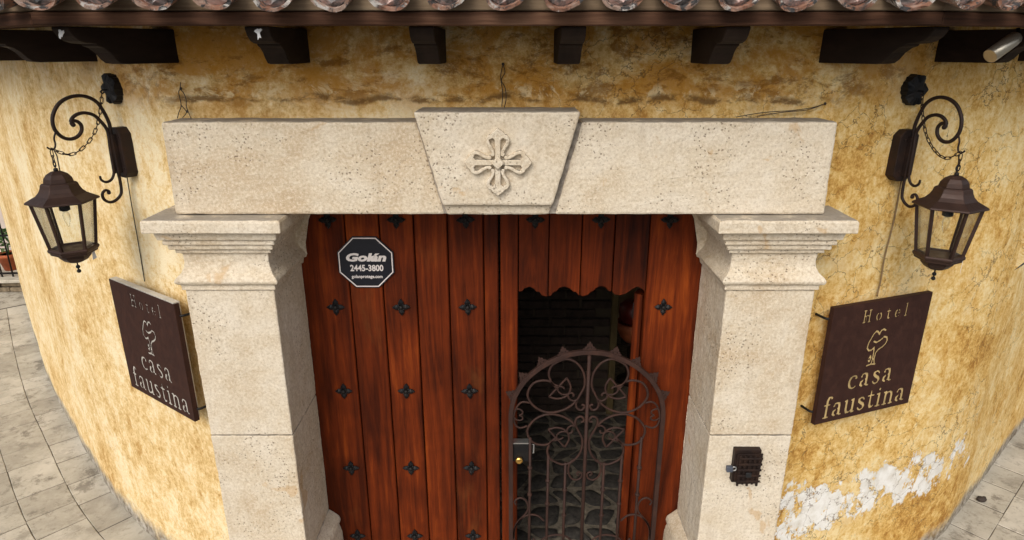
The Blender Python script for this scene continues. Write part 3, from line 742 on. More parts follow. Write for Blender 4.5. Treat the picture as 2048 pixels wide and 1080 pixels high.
# ------------------------------------------------------------------ inside, seen through the wicket
room = empty('entrance_hall'); room.parent = house
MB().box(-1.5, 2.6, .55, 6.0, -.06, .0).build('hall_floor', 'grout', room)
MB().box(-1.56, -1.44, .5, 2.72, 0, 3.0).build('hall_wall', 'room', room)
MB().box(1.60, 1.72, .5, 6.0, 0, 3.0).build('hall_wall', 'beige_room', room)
MB().box(-1.56, 1.72, .62, 4.35, 2.62, 2.74).build('ceiling_light_block', 'room', room)  # hall ceiling, extended over the courtyard to cut the light inside
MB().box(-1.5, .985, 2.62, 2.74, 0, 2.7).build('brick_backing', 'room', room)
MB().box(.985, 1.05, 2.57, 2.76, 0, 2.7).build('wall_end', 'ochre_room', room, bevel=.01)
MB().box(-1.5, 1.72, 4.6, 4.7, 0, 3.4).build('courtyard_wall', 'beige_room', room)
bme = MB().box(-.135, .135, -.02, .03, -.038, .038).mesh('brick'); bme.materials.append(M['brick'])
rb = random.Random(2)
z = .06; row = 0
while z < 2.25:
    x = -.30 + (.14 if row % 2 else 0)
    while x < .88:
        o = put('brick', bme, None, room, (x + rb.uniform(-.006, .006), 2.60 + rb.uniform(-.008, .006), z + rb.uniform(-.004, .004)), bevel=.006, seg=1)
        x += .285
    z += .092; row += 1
rc = random.Random(9)
NX, NY = 9, 10; GP = {}
for i in range(NX + 1):
    for j in range(NY + 1): GP[i, j] = (-.25 + i * .205 + rc.uniform(-.055, .055) + (.09 if j % 2 else 0), .62 + j * .198 + rc.uniform(-.045, .045))
for i in range(NX):
    for j in range(NY):
        c4 = [GP[i, j], GP[i + 1, j], GP[i + 1, j + 1], GP[i, j + 1]]; cx = sum(p[0] for p in c4) / 4; cy = sum(p[1] for p in c4) / 4; lo = []
        for a in range(4):
            p, q_, w = c4[a - 1], c4[a], c4[(a + 1) % 4]
            for t in (.22, 0, -.22):
                e_ = (q_[0] + (p[0] - q_[0]) * t, q_[1] + (p[1] - q_[1]) * t) if t > 0 else (q_[0] + (w[0] - q_[0]) * -t, q_[1] + (w[1] - q_[1]) * -t)
                kk = (.80 if t else .70) * rc.uniform(.94, 1.06); lo.append(((e_[0] - cx) * kk, (e_[1] - cy) * kk))
        k = len(lo); hh = rc.uniform(.012, .034)
        vs = [(a_, b_, -.02) for a_, b_ in lo] + [(a_, b_, hh * .4) for a_, b_ in lo] + [(a_ * .75, b_ * .75, hh) for a_, b_ in lo]
        MB().add(vs, [(a, (a + 1) % k, (a + 1) % k + k, a + k) for a in range(k)] + [(a + k, (a + 1) % k + k, (a + 1) % k + 2 * k, a + 2 * k) for a in range(k)] + [tuple(range(2 * k, 3 * k))], True).build('cobble', 'cobble', room, (cx, cy, 0))
urn = tag(empty('urn', (1.32, 3.25, 0)), 'red and orange urn on a stand inside the hall, behind the iron gate', 'urn')
MB().lathe([(.0, .0), (.13, .0), (.13, .03), (.04, .06), (.035, .42), (.11, .46), (.11, .48), (0, .48)], 14).build('stand', 'corbel', urn)
MB().lathe([(.0, .48), (.07, .48), (.12, .54), (.155, .62), (.165, .70), (.15, .705), (.15, .69), (0, .69)], 20).build('body', 'terracotta', urn)
MB().lathe([(.10, .69), (.13, .72), (.145, .80), (.14, .88), (.10, .92), (0, .93)], 20).build('lid', 'red_glaze', urn)

# ------------------------------------------------------------------ wrought iron gate in front of the wicket
GX, GY = .503, .36
gate = tag(empty('iron_gate', (GX, GY, .05)), 'arched wrought iron gate with scrollwork and spiked crest before the dark doorway', 'gate')
Z0 = -.05
def gpath(pts, k=5): return smooth_path([(x, 0, z + Z0) for x, z in pts], k)
def gm(pts, k): return [(-x, z) for x, z in pts] if k < 0 else pts
arch = [(-.452, .06), (-.452, 1.0), (-.452, 1.25), (-.450, 1.38), (-.426, 1.485), (-.367, 1.588), (-.279, 1.672), (-.186, 1.726), (-.10, 1.757), (0, 1.768)]
full = arch + [(-x, z) for x, z in arch[::-1][1:]]
MB().tube(gpath(full, 6), .019, 4, up=(0, 1, 0)).build('arch_frame', 'gate', gate, bevel=.002, seg=1)
MB().tube(gpath([(-.428, .06), (.428, .06)], 1), .016, 4).build('bottom_rail', 'gate', gate)
MB().tube(gpath([(0, .06), (0, 1.75)], 1), .0115, 6).build('centre_bar', 'gate', gate)
big = [(-0.034, 1.423), (-0.022, 1.423), (-0.016, 1.409), (-0.033, 1.388), (-0.058, 1.398), (-0.067, 1.426), (-0.062, 1.453), (-0.043, 1.494), (-0.023, 1.541), (-0.021, 1.595), (-0.035, 1.648), (-0.067, 1.694), (-0.103, 1.717), (-0.139, 1.723), (-0.179, 1.707), (-0.214, 1.681), (-0.231, 1.635), (-0.224, 1.595), (-0.206, 1.561), (-0.173, 1.548)]
lef = [(-0.062, 1.457), (-0.094, 1.419), (-0.142, 1.388), (-0.202, 1.372), (-0.256, 1.378), (-0.305, 1.405), (-0.339, 1.446), (-0.353, 1.487), (-0.342, 1.535), (-0.313, 1.571), (-0.266, 1.585), (-0.224, 1.578), (-0.2, 1.555), (-0.184, 1.535)]
leafA = [[(-0.126, 1.601), (-0.175, 1.541), (-0.228, 1.477)], [(-.228, 1.477), (-0.18, 1.464), (-0.138, 1.474), (-0.115, 1.494), (-0.103, 1.521), (-0.104, 1.555), (-0.126, 1.601)]]
spir = [(-0.115, 1.494), (-0.141, 1.491), (-0.163, 1.501), (-.176, 1.52), (-0.172, 1.541), (-0.158, 1.545), (-0.143, 1.538), (-0.139, 1.529)]
curl = [(-0.062, 1.457), (-0.086, 1.45), (-0.108, 1.464), (-0.115, 1.484), (-0.109, 1.5), (-0.094, 1.502), (-0.082, 1.491), (-0.087, 1.482)]
ZM = 1.366
for k in (1, -1):
    for up_ in (1, -1):
        fl = lambda pts: gm([(x, z if up_ > 0 else 2 * ZM - z) for x, z in pts], k)
        mb = MB().tube(gpath(fl(big)), .0075, 6); mb.tube(gpath(fl(lef)), .0075, 6); mb.tube(gpath(fl(curl)), .0062, 6)
        mb.build('scroll', 'gate', gate)
        mb = MB()
        for seg_ in leafA: mb.tube(gpath(fl(seg_)), .0066, 6)
        mb.tube(gpath(fl(spir)), .0055, 6); mb.build('leaf_scroll', 'gate', gate)
    out = [(-0.341, 1.436), (-0.378, 1.443), (-0.405, 1.426), (-0.426, 1.385), (-0.435, 1.336), (-0.425, 1.287), (-0.395, 1.266), (-0.352, 1.28)]
    mini = [(-.432, 1.38), (-.415, 1.395), (-0.398, 1.392), (-0.383, 1.38), (-0.384, 1.362), (-0.400, 1.352), (-0.384, 1.343), (-0.383, 1.325), (-0.401, 1.318), (-.418, 1.322), (-.432, 1.335)]
    mb = MB().tube(gpath(gm(out, k)), .0064, 6); mb.tube(gpath(gm(mini, k)), .0052, 6); mb.build('side_scroll', 'gate', gate)
    cent = [(-0.074, 1.043), (-0.095, 1.006), (-0.1, 0.962), (-0.086, 0.917), (-0.054, 0.895), (-0.023, 0.91), (-0.017, 0.94), (-0.037, 0.954), (-0.046, 0.94), (-0.033, 0.928)]
    MB().tube(gpath(gm(cent, k)), .0064, 6).build('heart_scroll', 'gate', gate)
    for x, zt, c1, c2 in ((-.335, 1.20, .985, .788), (-.224, 1.075, .891, .72), (-.118, 1.022, .823, .632)):
        b_ = MB().tube(gpath(gm([(x, .06), (x, zt)], k), 1), .0088, 6).build('bar', 'gate', gate)
        for cz in (c1, c2):
            MB().lathe([(.006, -.010), (.0145, -.008), (.016, 0), (.0145, .008), (.006, .010)], 10, (k * x if k > 0 else -x, 0, cz + Z0)).build('collar', 'gate', b_)
    bot = [(0.243, 0.588), (0.283, 0.627), (0.334, 0.635), (0.38, 0.611), (0.416, 0.564), (0.433, 0.501), (.425, .42), (.38, .37), (.32, .37), (.29, .41), (.31, .45)]
    bot2 = [(0.419, 0.709), (0.429, 0.736), (0.396, 0.762), (0.359, 0.743), (0.343, 0.689), (0.359, 0.643), (0.401, 0.588), (0.427, 0.533), (0.436, 0.453)]
    bot3 = [(.06, .30), (.05, .40), (.10, .465), (.17, .478), (.235, .455), (.27, .40), (.25, .33), (.20, .33), (.20, .37)]
    sg = -k
    for q in (bot, bot2, bot3): MB().tube(gpath([(x * sg, z) for x, z in q]), .0068, 6).build('lower_scroll', 'gate', gate)
# crest of pierced palmettes standing on the arch
crest_st = [([(0, 0), (0, .052)], [.012, .006]), ([(0, .040)], .011), ([(-.030, .002), (-.018, .022), (-.006, .030)], [.006, .007, .006]), ([(.030, .002), (.018, .022), (.006, .030)], [.006, .007, .006]),
            ([(-.048, -.001), (.048, -.001)], .006), ([(-.033, .012)], .008), ([(.033, .012)], .008), ([(-.016, .034)], .007), ([(.016, .034)], .007)]
h = .0012; xs = np.arange(-.062, .062, h); ys = np.arange(-.012, .066, h); X, Y = np.meshgrid(xs, ys)
cl = contours(stroke_field(X, Y, crest_st), -.062, -.012, h)
CREST = flat_curve_mesh('crest_finial', [[(x * .72, y * .80) for x, y in l[::2]] for l in cl], .003); CREST.materials.append(M['gate'])
fp = gpath(full, 12)
for px, pz, an in ((0, 1.783, 0), (-.146, 1.755, 14), (-.268, 1.693, 30), (-.372, 1.600, 45), (-.440, 1.485, 64), (.146, 1.755, -14), (.268, 1.693, -30), (.372, 1.600, -45), (.440, 1.485, -64)):
    o = put('crest_finial', CREST, None, gate, (px, 0, pz + Z0 + .004)); o.rotation_euler.y = -R(an)
lock = MB().box(-.440, -.342, .004, .05, 1.025 + Z0, 1.150 + Z0).build('lock_case', 'stud', gate, bevel=.004)
MB().box(-.440, -.342, .003, .051, 1.151 + Z0, 1.158 + Z0).build('lock_plate', 'steel', lock)
mb = MB().lathe([(.022, 0), (.024, .006), (.022, .018), (.012, .022), (0, .022)], 16); mb.v = [(x - .402, -z + .002, y + 1.042 + Z0) for x, y, z in mb.v]; mb.build('knob', 'brass', lock)
mb = MB().tube([(-.325, .03, 1.13 + Z0), (-.312, .03, 1.13 + Z0), (-.312, .03, 1.07 + Z0), (-.322, .03, 1.07 + Z0)], .005, 6); mb.build('lock_keeper', 'steel', lock)
MB().box(-.445, -.441, -.002, .03, .74 + Z0, 1.0 + Z0).build('edge_strip', 'steel', gate)

# ------------------------------------------------------------------ alarm sign on the door
sg = tag(empty('alarm_sign', (-.757, DY - .007, 2.140)), 'dark octagonal security sign with white border screwed to the left door leaf', 'sign')
def octo(w, hgt, cx=.0, cz=.146, top=.38): return [(cx + sx * w * a, cz + hgt * b) for sx, a, b in ((-1, .42, -1), (1, .42, -1), (1, 1, -.40), (1, 1, .40), (1, .42, 1), (-1, .42, 1), (-1, 1, .40), (-1, 1, -.40))]
MB().prism(octo(.156, .150), -.004, .006).build('panel', 'navy', sg)
me = flat_curve_mesh('border', [octo(.150, .144), octo(.144, .138)], .0006); put('border', me, 'print', sg, (0, -.0056, 0))
def text(name, body, size, cx, cz, parent, mat, y, bold=0.0, shear=0.0, sx=1.0, depth=.0006):
    cu = bpy.data.curves.new(name, 'FONT'); cu.body = body; cu.size = size; cu.align_x = 'CENTER'; cu.align_y = 'CENTER'; cu.offset = bold; cu.shear = shear; cu.extrude = depth; cu.resolution_u = 3
    o = bpy.data.objects.new(name, cu); COL.objects.link(o)
    me = bpy.data.meshes.new_from_object(o.evaluated_get(bpy.context.evaluated_depsgraph_get())); bpy.data.objects.remove(o)
    for v in me.vertices: x, yy, z = v.co; v.co = (x * sx, -z, yy)
    me.materials.clear(); return put(name, me, mat, parent, (cx, y, cz))
text('lettering', 'Golán', .062, -.002, .174, sg, 'print', -.0056, .0030, .22, 1.50)
text('lettering', '2445-3800', .050, .003, .112, sg, 'print', -.0056, .0014, 0, .86)
text('lettering', 'golanprotege.com', .026, .002, .063, sg, 'print', -.0056, .0006, 0, .92)

# ------------------------------------------------------------------ hotel signs with cut-out letters
def arc(cx, cy, rx, ry, a0, a1, k=12): return [(cx + rx * math.cos(R(a0 + (a1 - a0) * i / k)), cy + ry * math.sin(R(a0 + (a1 - a0) * i / k))) for i in range(k + 1)]
tn, tk = .058, .102
GL = {
 'c': (.80, [(arc(.44, .48, .34, .44, 50, 310), [tn] * 4 + [tk] * 5 + [tn] * 4), ([(.64, .74)], .10)]),
 'a': (.90, [([(.16, .74), (.22, .90), (.40, .94), (.56, .86), (.60, .68), (.60, .18), (.68, .05), (.80, .07)], [tn, tn, tn, tk, tk, tk, tn, tn]), ([(.17, .75)], .085), ([(.58, .56), (.34, .48), (.17, .34), (.15, .18), (.27, .05), (.44, .08), (.58, .22)], [tn, tn, tk, tk, tn, tn, tn])]),
 's': (.76, [([(.60, .76), (.50, .90), (.34, .93), (.18, .83), (.19, .68), (.36, .54), (.55, .43), (.62, .27), (.55, .10), (.40, .03), (.24, .07), (.14, .22)], [tn, tn, tn, tk, tk, tk, tk, tk, tn, tn, tn, tn])]),
 'f': (.66, [([(.30, .04), (.30, 1.22), (.38, 1.42), (.54, 1.46), (.64, 1.38)], [tk, tk, tk, tn, tn]), ([(.10, .92), (.52, .92)], tn), ([(.12, .03), (.50, .03)], tn), ([(.62, 1.36)], .075)]),
 'u': (.98, [([(.06, .92), (.20, .92), (.20, .26), (.28, .08), (.45, .04), (.62, .14), (.72, .30)], [tn, tk, tk, tk, tn, tn, tn]), ([(.58, .92), (.74, .92), (.74, .06)], [tn, tk, tk]), ([(.74, .04), (.90, .04)], tn)]),
 't': (.66, [([(.30, 1.24), (.30, .22), (.38, .06), (.52, .05), (.60, .14)], [tn, tk, tk, tn, tn]), ([(.08, .92), (.56, .92)], tn)]),
 'i': (.56, [([(.28, .04), (.28, .92)], tk), ([(.10, .92), (.28, .92)], tn), ([(.10, .03), (.46, .03)], tn), ([(.27, 1.26)], .095)]),
 'n': (1.0, [([(.22, .04), (.22, .92)], tk), ([(.06, .92), (.22, .92)], tn), ([(.06, .03), (.38, .03)], tn), ([(.24, .70), (.38, .88), (.54, .92), (.70, .80), (.74, .62), (.74, .04)], [tn, tn, tn, tk, tk, tk]), ([(.60, .03), (.90, .03)], tn)]),
 'o': (.86, [(arc(.43, .47, .32, .42, 0, 360, 20), [tk * (.55 + .45 * abs(math.cos(R(18 * i)))) for i in range(21)])]),
 'e': (.82, [(arc(.43, .47, .32, .43, 0, 315, 18), [tn, tn, tn, tn, tn] + [tk] * 9 + [tn] * 5), ([(.12, .48), (.74, .48)], tn * .9)]),
 'l': (.52, [([(.26, .04), (.26, 1.46)], tk), ([(.10, 1.46), (.26, 1.46)], tn), ([(.08, .03), (.44, .03)], tn)]),
 'H': (1.30, [([(.24, .05), (.24, 1.40)], tk), ([(.96, .05), (.96, .95)], tk), ([(.96, 1.12), (.96, 1.40)], tk), ([(.24, .70), (.60, .82), (.94, .70)], tn), ([(.06, 1.42), (.42, 1.42)], tn), ([(.06, .03), (.42, .03)], tn), ([(.78, .03), (1.14, .03)], tn), ([(.78, 1.42), (1.14, 1.42)], tn), ([(.50, .72), (.50, .10)], tn)]),
}
BRIDGE = {'o': [(.43, 1)], 'a': [(.36, .42)], 'e': [(.43, 1)]}
def sign_loops(Wd, Hd):
    h = .0016; xs = np.arange(-Wd / 2, Wd / 2, h); ys = np.arange(0, Hd, h); X, Y = np.meshgrid(xs, ys); F = np.full(X.shape, 9.0)
    def word(txt, xh, x0, x1, base):
        nonlocal F
        nat = sum(GL[c][0] for c in txt) * xh; gap = ((x1 - x0) - nat) / (len(txt) - 1); x = x0
        for c in txt:
            adv, sts = GL[c]
            gx0, gx1 = x - .1 * xh, x + adv * xh + .1 * xh
            i0, i1 = np.searchsorted(xs, [gx0, gx1]); j0, j1 = np.searchsorted(ys, [base - .15 * xh, base + 1.65 * xh])
            sub = stroke_field(X[j0:j1, i0:i1], Y[j0:j1, i0:i1], [([(x + a * xh, base + b * xh) for a, b in p], [q * xh for q in r] if isinstance(r, (list, tuple)) else r * xh) for p, r in sts])
            if c in 'oae':
                bx = x + (.43 if c != 'a' else .40) * xh; bar = np.abs(X[j0:j1, i0:i1] - bx) - .045 * xh
                if c == 'a': bar = np.maximum(bar, Y[j0:j1, i0:i1] - (base + .6 * xh))
                sub = np.maximum(sub, -bar)
            F[j0:j1, i0:i1] = np.minimum(F[j0:j1, i0:i1], sub)
            x += adv * xh + gap
    word('Hotel', .050, -.135, .190, .583)
    word('casa', .088, -.155, .175, .182)
    word('faustina', .088, -.305, .310, .028)
    tr = [[(-.055, .375), (-.075, .40), (-.070, .435), (-.055, .465), (-.040, .495), (-.020, .515), (.0, .505), (.012, .485), (.022, .512), (.045, .520), (.062, .508)],
          [(.058, .462), (.085, .455), (.095, .43), (.085, .405), (.06, .385), (.03, .372), (.012, .350)],
          [(-.055, .375), (-.030, .378), (-.012, .395), (-.008, .36), (-.006, .30), (-.012, .275)],
          [(-.025, .440), (.0, .428), (.03, .440), (.05, .452)], [(.010, .345), (.008, .30), (.016, .270)], [(-.04, .318), (-.03, .335), (-.024, .315), (-.032, .29), (-.042, .30)], [(-.05, .262), (-.01, .268), (.025, .262)]]
    F = np.minimum(F, stroke_field(X, Y, [([(x * .82, .425 + (y - .40) * .82) for x, y in t], .0056) for t in tr]))
    return [[(-Wd / 2, 0), (Wd / 2, 0), (Wd / 2, Hd), (-Wd / 2, Hd)]] + contours(F, -Wd / 2, 0, h)
SIGN_ME = flat_curve_mesh('plate', sign_loops(.70, .70), .0015)
SIGN_ME.materials.append(M['plate'])
def hotel_sign(loc, rz, label, backing):
    e = tag(empty('hotel_sign', loc, rz), label, 'sign', 'steel signs either side of the doorway')
    put('plate', SIGN_ME, None, e, (0, 0, 0))
    for x in (-.345, .345):
        for z in (.07, .63):
            sx = 1 if x > 0 else -1
            mb = MB().tube([(x + sx * .018, .10, z), (x + sx * .018, .040, z), (x + sx * .012, .026, z), (x - sx * .02, .020, z)], .007, 8); mb.build('wall_peg', 'stud', e)
    mb = MB()
    for a, b, c, d in ((-.350, -.347, 0, .70), (.347, .350, 0, .70), (-.3469, .3469, 0, .003), (-.3469, .3469, .697, .70)): mb.box(a, b, .0016, .026, c, d)
    mb.build('rim', 'plate', e)
    if backing: MB().box(-.340, .340, .0022, .036, .010, .706).build('backing_board', 'dull_white', e)
    else: MB().box(-.340, .340, .0030, .020, .010, .690).build('backing_board', 'gold', e)  # added gold board: stands in for lit plaster seen through the cut-outs
    return e
hotel_sign((-1.987, .326, 1.455), R(-34.9), 'brown steel hotel sign with cut-out letters on a white backing, left of the doorway', True)
hotel_sign((2.066, .243, 1.436), R(19.9), 'brown steel hotel sign with an added gold board brightening its letters, right of the doorway', False)

# ------------------------------------------------------------------ lanterns on scrolled brackets
def lantern_parts(e, tx, ty):
    """hexagonal lantern hanging below z=0 (its ring)"""
    a0 = R(8)
    def hexr(prof, name, mat='lamp', par=e): return MB().lathe(prof, 6, smooth=False, a0=a0).build(name, mat, par, bevel=.0015, seg=1)
    mb = MB().tube([(0.013 * math.cos(R(t)), 0, -.006 + .016 * math.sin(R(t))) for t in range(0, 360, 30)], .003, 6, closed=True); mb.ball((0, 0, -.035), .011); mb.ball((0, 0, -.018), .006); mb.build('hanger', 'stud', e)
    hexr([(.0, -.040), (.025, -.043), (.046, -.056), (.060, -.075), (.064, -.096)], 'dome')
    roof_ = hexr([(.060, -.0945), (.072, -.097), (.079, -.104), (.083, -.120), (.092, -.138), (.108, -.155), (.154, -.180), (.158, -.184), (.158, -.191), (.142, -.187), (.0, -.165)], 'hood')
    zt, zb, rt_, rb_ = -.188, -.425, .134, .098
    for k in range(6):
        a, b = a0 + k * math.pi / 3, a0 + (k + 1) * math.pi / 3
        p = lambda r, z, t: (r * math.cos(t), r * math.sin(t), z)
        MB().tube([p(rt_, zt, a), p(rb_, zb, a)], .0105, 4, flat=.7, up=(-math.sin(a), math.cos(a), 0)).build('post', 'lamp', e)
        q = [p(rt_ - .006, zt - .003, a), p(rt_ - .006, zt - .003, b), p(rb_ - .004, zb, b), p(rb_ - .004, zb, a)]
        c = Vector((0, 0, 0)); nrm = (Vector(q[1]) - Vector(q[0])).cross(Vector(q[2]) - Vector(q[0])).normalized() * .0015
        MB().add([Vector(v) + nrm for v in q] + [Vector(v) - nrm for v in q], [(0, 1, 2, 3), (7, 6, 5, 4), (0, 4, 5, 1), (1, 5, 6, 2), (2, 6, 7, 3), (3, 7, 4, 0)]).build('pane', 'glass', e)
    hexr([(.0, -.430), (.088, -.430), (.092, -.424), (.108, -.424), (.113, -.430), (.111, -.440), (.104, -.446), (.102, -.456), (.074, -.462), (.070, -.476), (.052, -.496), (.026, -.506), (0, -.508)], 'base')
    mb = MB().tube([(0, 0, -.505), (0, 0, -.56)], .0035, 6); mb.ball((0, 0, -.532), .0105); mb.ball((0, 0, -.555), .0105); mb.build('drop_finial', 'stud', e)
    MB().lathe([(.0, -.17), (.024, -.17), (.024, -.235), (.014, -.24), (0, -.24)], 12).build('lamp_holder', 'stud', e)
    MB().lathe([(.011, -.24), (.017, -.262), (.013, -.292), (.004, -.318), (.0, -.322)], 12).build('bulb', 'glass', e)
    ux, uy = (.820, .577) if tx > 0.03 else (.34, .94)
    pq = [(-.004, -.438), (.004, -.438), (.010, -.50), (-.008, -.508)]
    MB().add([(tx + a * ux, ty + a * uy, z) for a, z in pq] + [(tx + a * ux + .0008, ty + a * uy - .0008, z) for a, z in pq], [(0, 1, 2, 3), (7, 6, 5, 4), (0, 4, 5, 1), (1, 5, 6, 2), (2, 6, 7, 3), (3, 7, 4, 0)]).build('paper_tag', 'paper', e)
def link_mesh():
    pts = [(.0065 * math.cos(R(t)), 0, (.011 if math.sin(R(t)) > 0 else -.011) + .0065 * math.sin(R(t))) for t in (0, 45, 90, 135, 180, 181, 225, 270, 315, 359)]
    me = MB().tube(pts, .0023, 6, closed=True).mesh('chain_link'); me.materials.append(M['iron']); return me
LINK = link_mesh()
def bracket(base, rz, side, rs=1.0):
    where = 'left' if side < 0 else 'right'
    e = tag(empty('lantern_bracket', base, rz), 'scrolled wrought iron bracket with riveted wall plate, %s of the doorway' % where, 'bracket', 'iron lantern brackets')
    T = lambda pts: [(0, -r * rs, z - base[2]) for r, z in pts]
    outer = [(.044, 2.78), (0.05, 2.93), (0.042, 3.03), (0.045, 3.069), (0.058, 3.115), (0.078, 3.158), (0.109, 3.184), (0.148, 3.196), (0.194, 3.193), (0.238, 3.174), (0.269, 3.143), (0.29, 3.102), (0.294, 3.06), (0.284, 3.029), (0.261, 3.004), (0.231, 2.995), (0.2, 3.004), (0.178, 3.027), (0.173, 3.055), (0.186, 3.075), (0.206, 3.08), (0.214, 3.069), (0.207, 3.059)]
    inner_ = [(.064, 2.80), (.060, 2.93), (0.056, 3.005), (0.064, 3.038), (0.084, 3.072), (0.107, 3.1), (0.146, 3.114), (0.182, 3.109), (0.207, 3.092), (0.216, 3.075)]
    low1 = [(0.062, 2.85), (0.066, 2.806), (0.083, 2.773), (0.111, 2.762), (0.133, 2.776), (0.136, 2.797)]
    low2 = [(0.044, 2.79), (0.047, 2.709), (0.062, 2.677), (0.092, 2.658), (0.118, 2.658), (0.14, 2.677), (0.142, 2.705), (0.125, 2.721), (0.108, 2.713), (0.110, 2.702)]
    def rod(pts, r, name, taper=0):
        p = smooth_path(T(pts), 6); n_ = len(p); MB().tube(p, [r * (1 - taper * max(0, i / n_ - .6)) for i in range(n_)], 10).build(name, 'iron', e)
    rod(outer, .0088, 'scroll_arm'); rod(inner_, .0085, 'inner_scroll'); rod(low1, .0068, 'lower_scroll', .6); rod(low2, .0075, 'tail_scroll', .4)
    mb = MB().ball(T([(.208, 3.062)])[0], .012); mb.ball(T([(.110, 2.706)])[0], .010); mb.build('scroll_end', 'iron', e)
    hk = smooth_path(T([(0.292, 3.032), (0.303, 3.006), (0.303, 2.978), (0.312, 2.958), (0.330, 2.958), (0.341, 2.968)]), 5)
    MB().tube(hk, .0042, 8).build('hook', 'iron', e)
    zb = base[2]; hw, hz0, hz1 = (.050 if side < 0 else .062), 2.772 - zb, 3.032 - zb
    poly = [(-hw * .45, hz0), (hw * .45, hz0), (hw, hz0 + .028), (hw, hz1 - .030), (hw * .45, hz1), (-hw * .45, hz1), (-hw, hz1 - .030), (-hw, hz0 + .028)]
    pl = MB().prism(poly, -.026, .035).build('wall_plate', 'iron', e, bevel=.003)
    for x in (-.030, .030):
        for z in (hz0 + .05, hz1 - .05): MB().ball((x, -.027, z), .0055, 8, (1, .6, 1)).build('rivet', 'iron', pl)
    MB().box(-.014, .014, -.05, -.024, 2.80 - zb, 3.0 - zb).build('web', 'iron', e, bevel=.003)
    # leaf rosette on the wall, with its eye
    ro = tag(empty('wall_rosette', (base[0], base[1], 3.222), rz), 'dark iron flower rosette on the wall above the %s lantern bracket' % where, 'rosette', 'iron rosettes')
    k = 48; ring = []
    for i in range(k):
        t = 2 * math.pi * i / k; rr = .064 + .006 * abs(math.cos(3 * t + .3)) ** .5 - .003 + .003 * math.cos(17 * t); ring.append((rr * math.cos(t), rr * math.sin(t) * 1.12))
    vs = [(x, .03, z) for x, z in ring] + [(x, -.012 - .008 * math.cos(i * 2 * math.pi * 6 / k), z) for i, (x, z) in enumerate(ring)] + [(x * .5, -.022, z * .5) for x, z in ring] + [(0, -.014, 0)]
    MB().add(vs, [(i, (i + 1) % k, (i + 1) % k + k, i + k) for i in range(k)] + [(i + k, (i + 1) % k + k, (i + 1) % k + 2 * k, i + 2 * k) for i in range(k)] + [(i + 2 * k, (i + 1) % k + 2 * k, 3 * k) for i in range(k)]).build('petals', 'stud', ro)
    MB().tube([(0, -.02, -.004), (0, -.045, -.004), (0, -.055, -.012), (0, -.048, -.022), (0, -.038, -.016)], .0035, 6).build('eye', 'stud', ro)
    # safety chain
    ch = tag(empty('chain', (base[0], base[1], 2.92), rz), 'slack iron chain from the rosette to the hook of the %s lantern' % where, 'chain', 'lantern chains')
    cp = smooth_path([(0, -r * rs, z - 2.92) for r, z in [(0.048, 3.208), (0.066, 3.135), (0.105, 3.040), (0.148, 2.980), (0.204, 2.936), (0.252, 2.922), (0.292, 2.938), (0.322, 2.960)]], 14)
    L_ = [0]
    for a, b in zip(cp, cp[1:]): L_.append(L_[-1] + (b - a).length)
    nl = int(L_[-1] / .0265)
    for i in range(nl):
        s = (i + .5) / nl * L_[-1]; j = next(q for q in range(len(L_) - 1) if L_[q + 1] >= s); t = (cp[j + 1] - cp[j]).normalized()
        o = put('chain_link', LINK, None, ch, cp[j] + (cp[j + 1] - cp[j]) * ((s - L_[j]) / (L_[j + 1] - L_[j])))
        o.rotation_euler = (t.to_track_quat('Z', 'Y') @ Matrix.Rotation(R(90 * (i % 2) + 20), 4, 'Z').to_quaternion()).to_euler()
    # lantern
    hx = Vector((0, -.326 * rs, 0)); hx.rotate(Matrix.Rotation(rz, 3, 'Z'))
    la = tag(empty('lantern', (base[0] + hx.x, base[1] + hx.y, 2.892), rz), 'bronze hexagonal glass lantern hanging from a scrolled bracket, %s of the doorway' % where, 'lantern', 'hanging lanterns')
    lantern_parts(la, *((.026, .074) if side < 0 else (.060, -.082)))
    for i in range(2):
        o = put('link', LINK, None, la, (0, 0, .018 + .026 * i)); o.rotation_euler.z = R(90 * i + 10)
    MB().tube(smooth_path([(0, .012, .055), (.012, .014, .03), (.014, .012, 0), (.012, .012, -.045)], 5), .0028, 6).build('power_cord', 'rubber', la)
bracket((-1.975, .405, 2.92), R(-34.9), -1)
bracket((2.045, .310, 2.92), R(19.9), 1, .93)

# ------------------------------------------------------------------ cables on the wall
def cable(pts, name, r, mat, label, cat): tag(MB().tube(smooth_path(pts, 5), r, 6).build(name, mat), label, cat)
cable([(-2.00, .437, 2.80), (-2.015, .452, 2.60), (-2.02, .455, 2.40), (-2.035, .468, 2.16)], 'wall_cable', .003, 'rubber', 'thin dark cable from the left bracket down to the hotel sign', 'cable')
cable([(2.085, .34, 2.80), (2.09, .345, 2.55), (2.075, .338, 2.35), (2.08, .340, 2.22), (2.075, .338, 2.12)], 'wall_cable', .005, 'cable', 'ochre painted cable from the right bracket down to the hotel sign', 'cable')
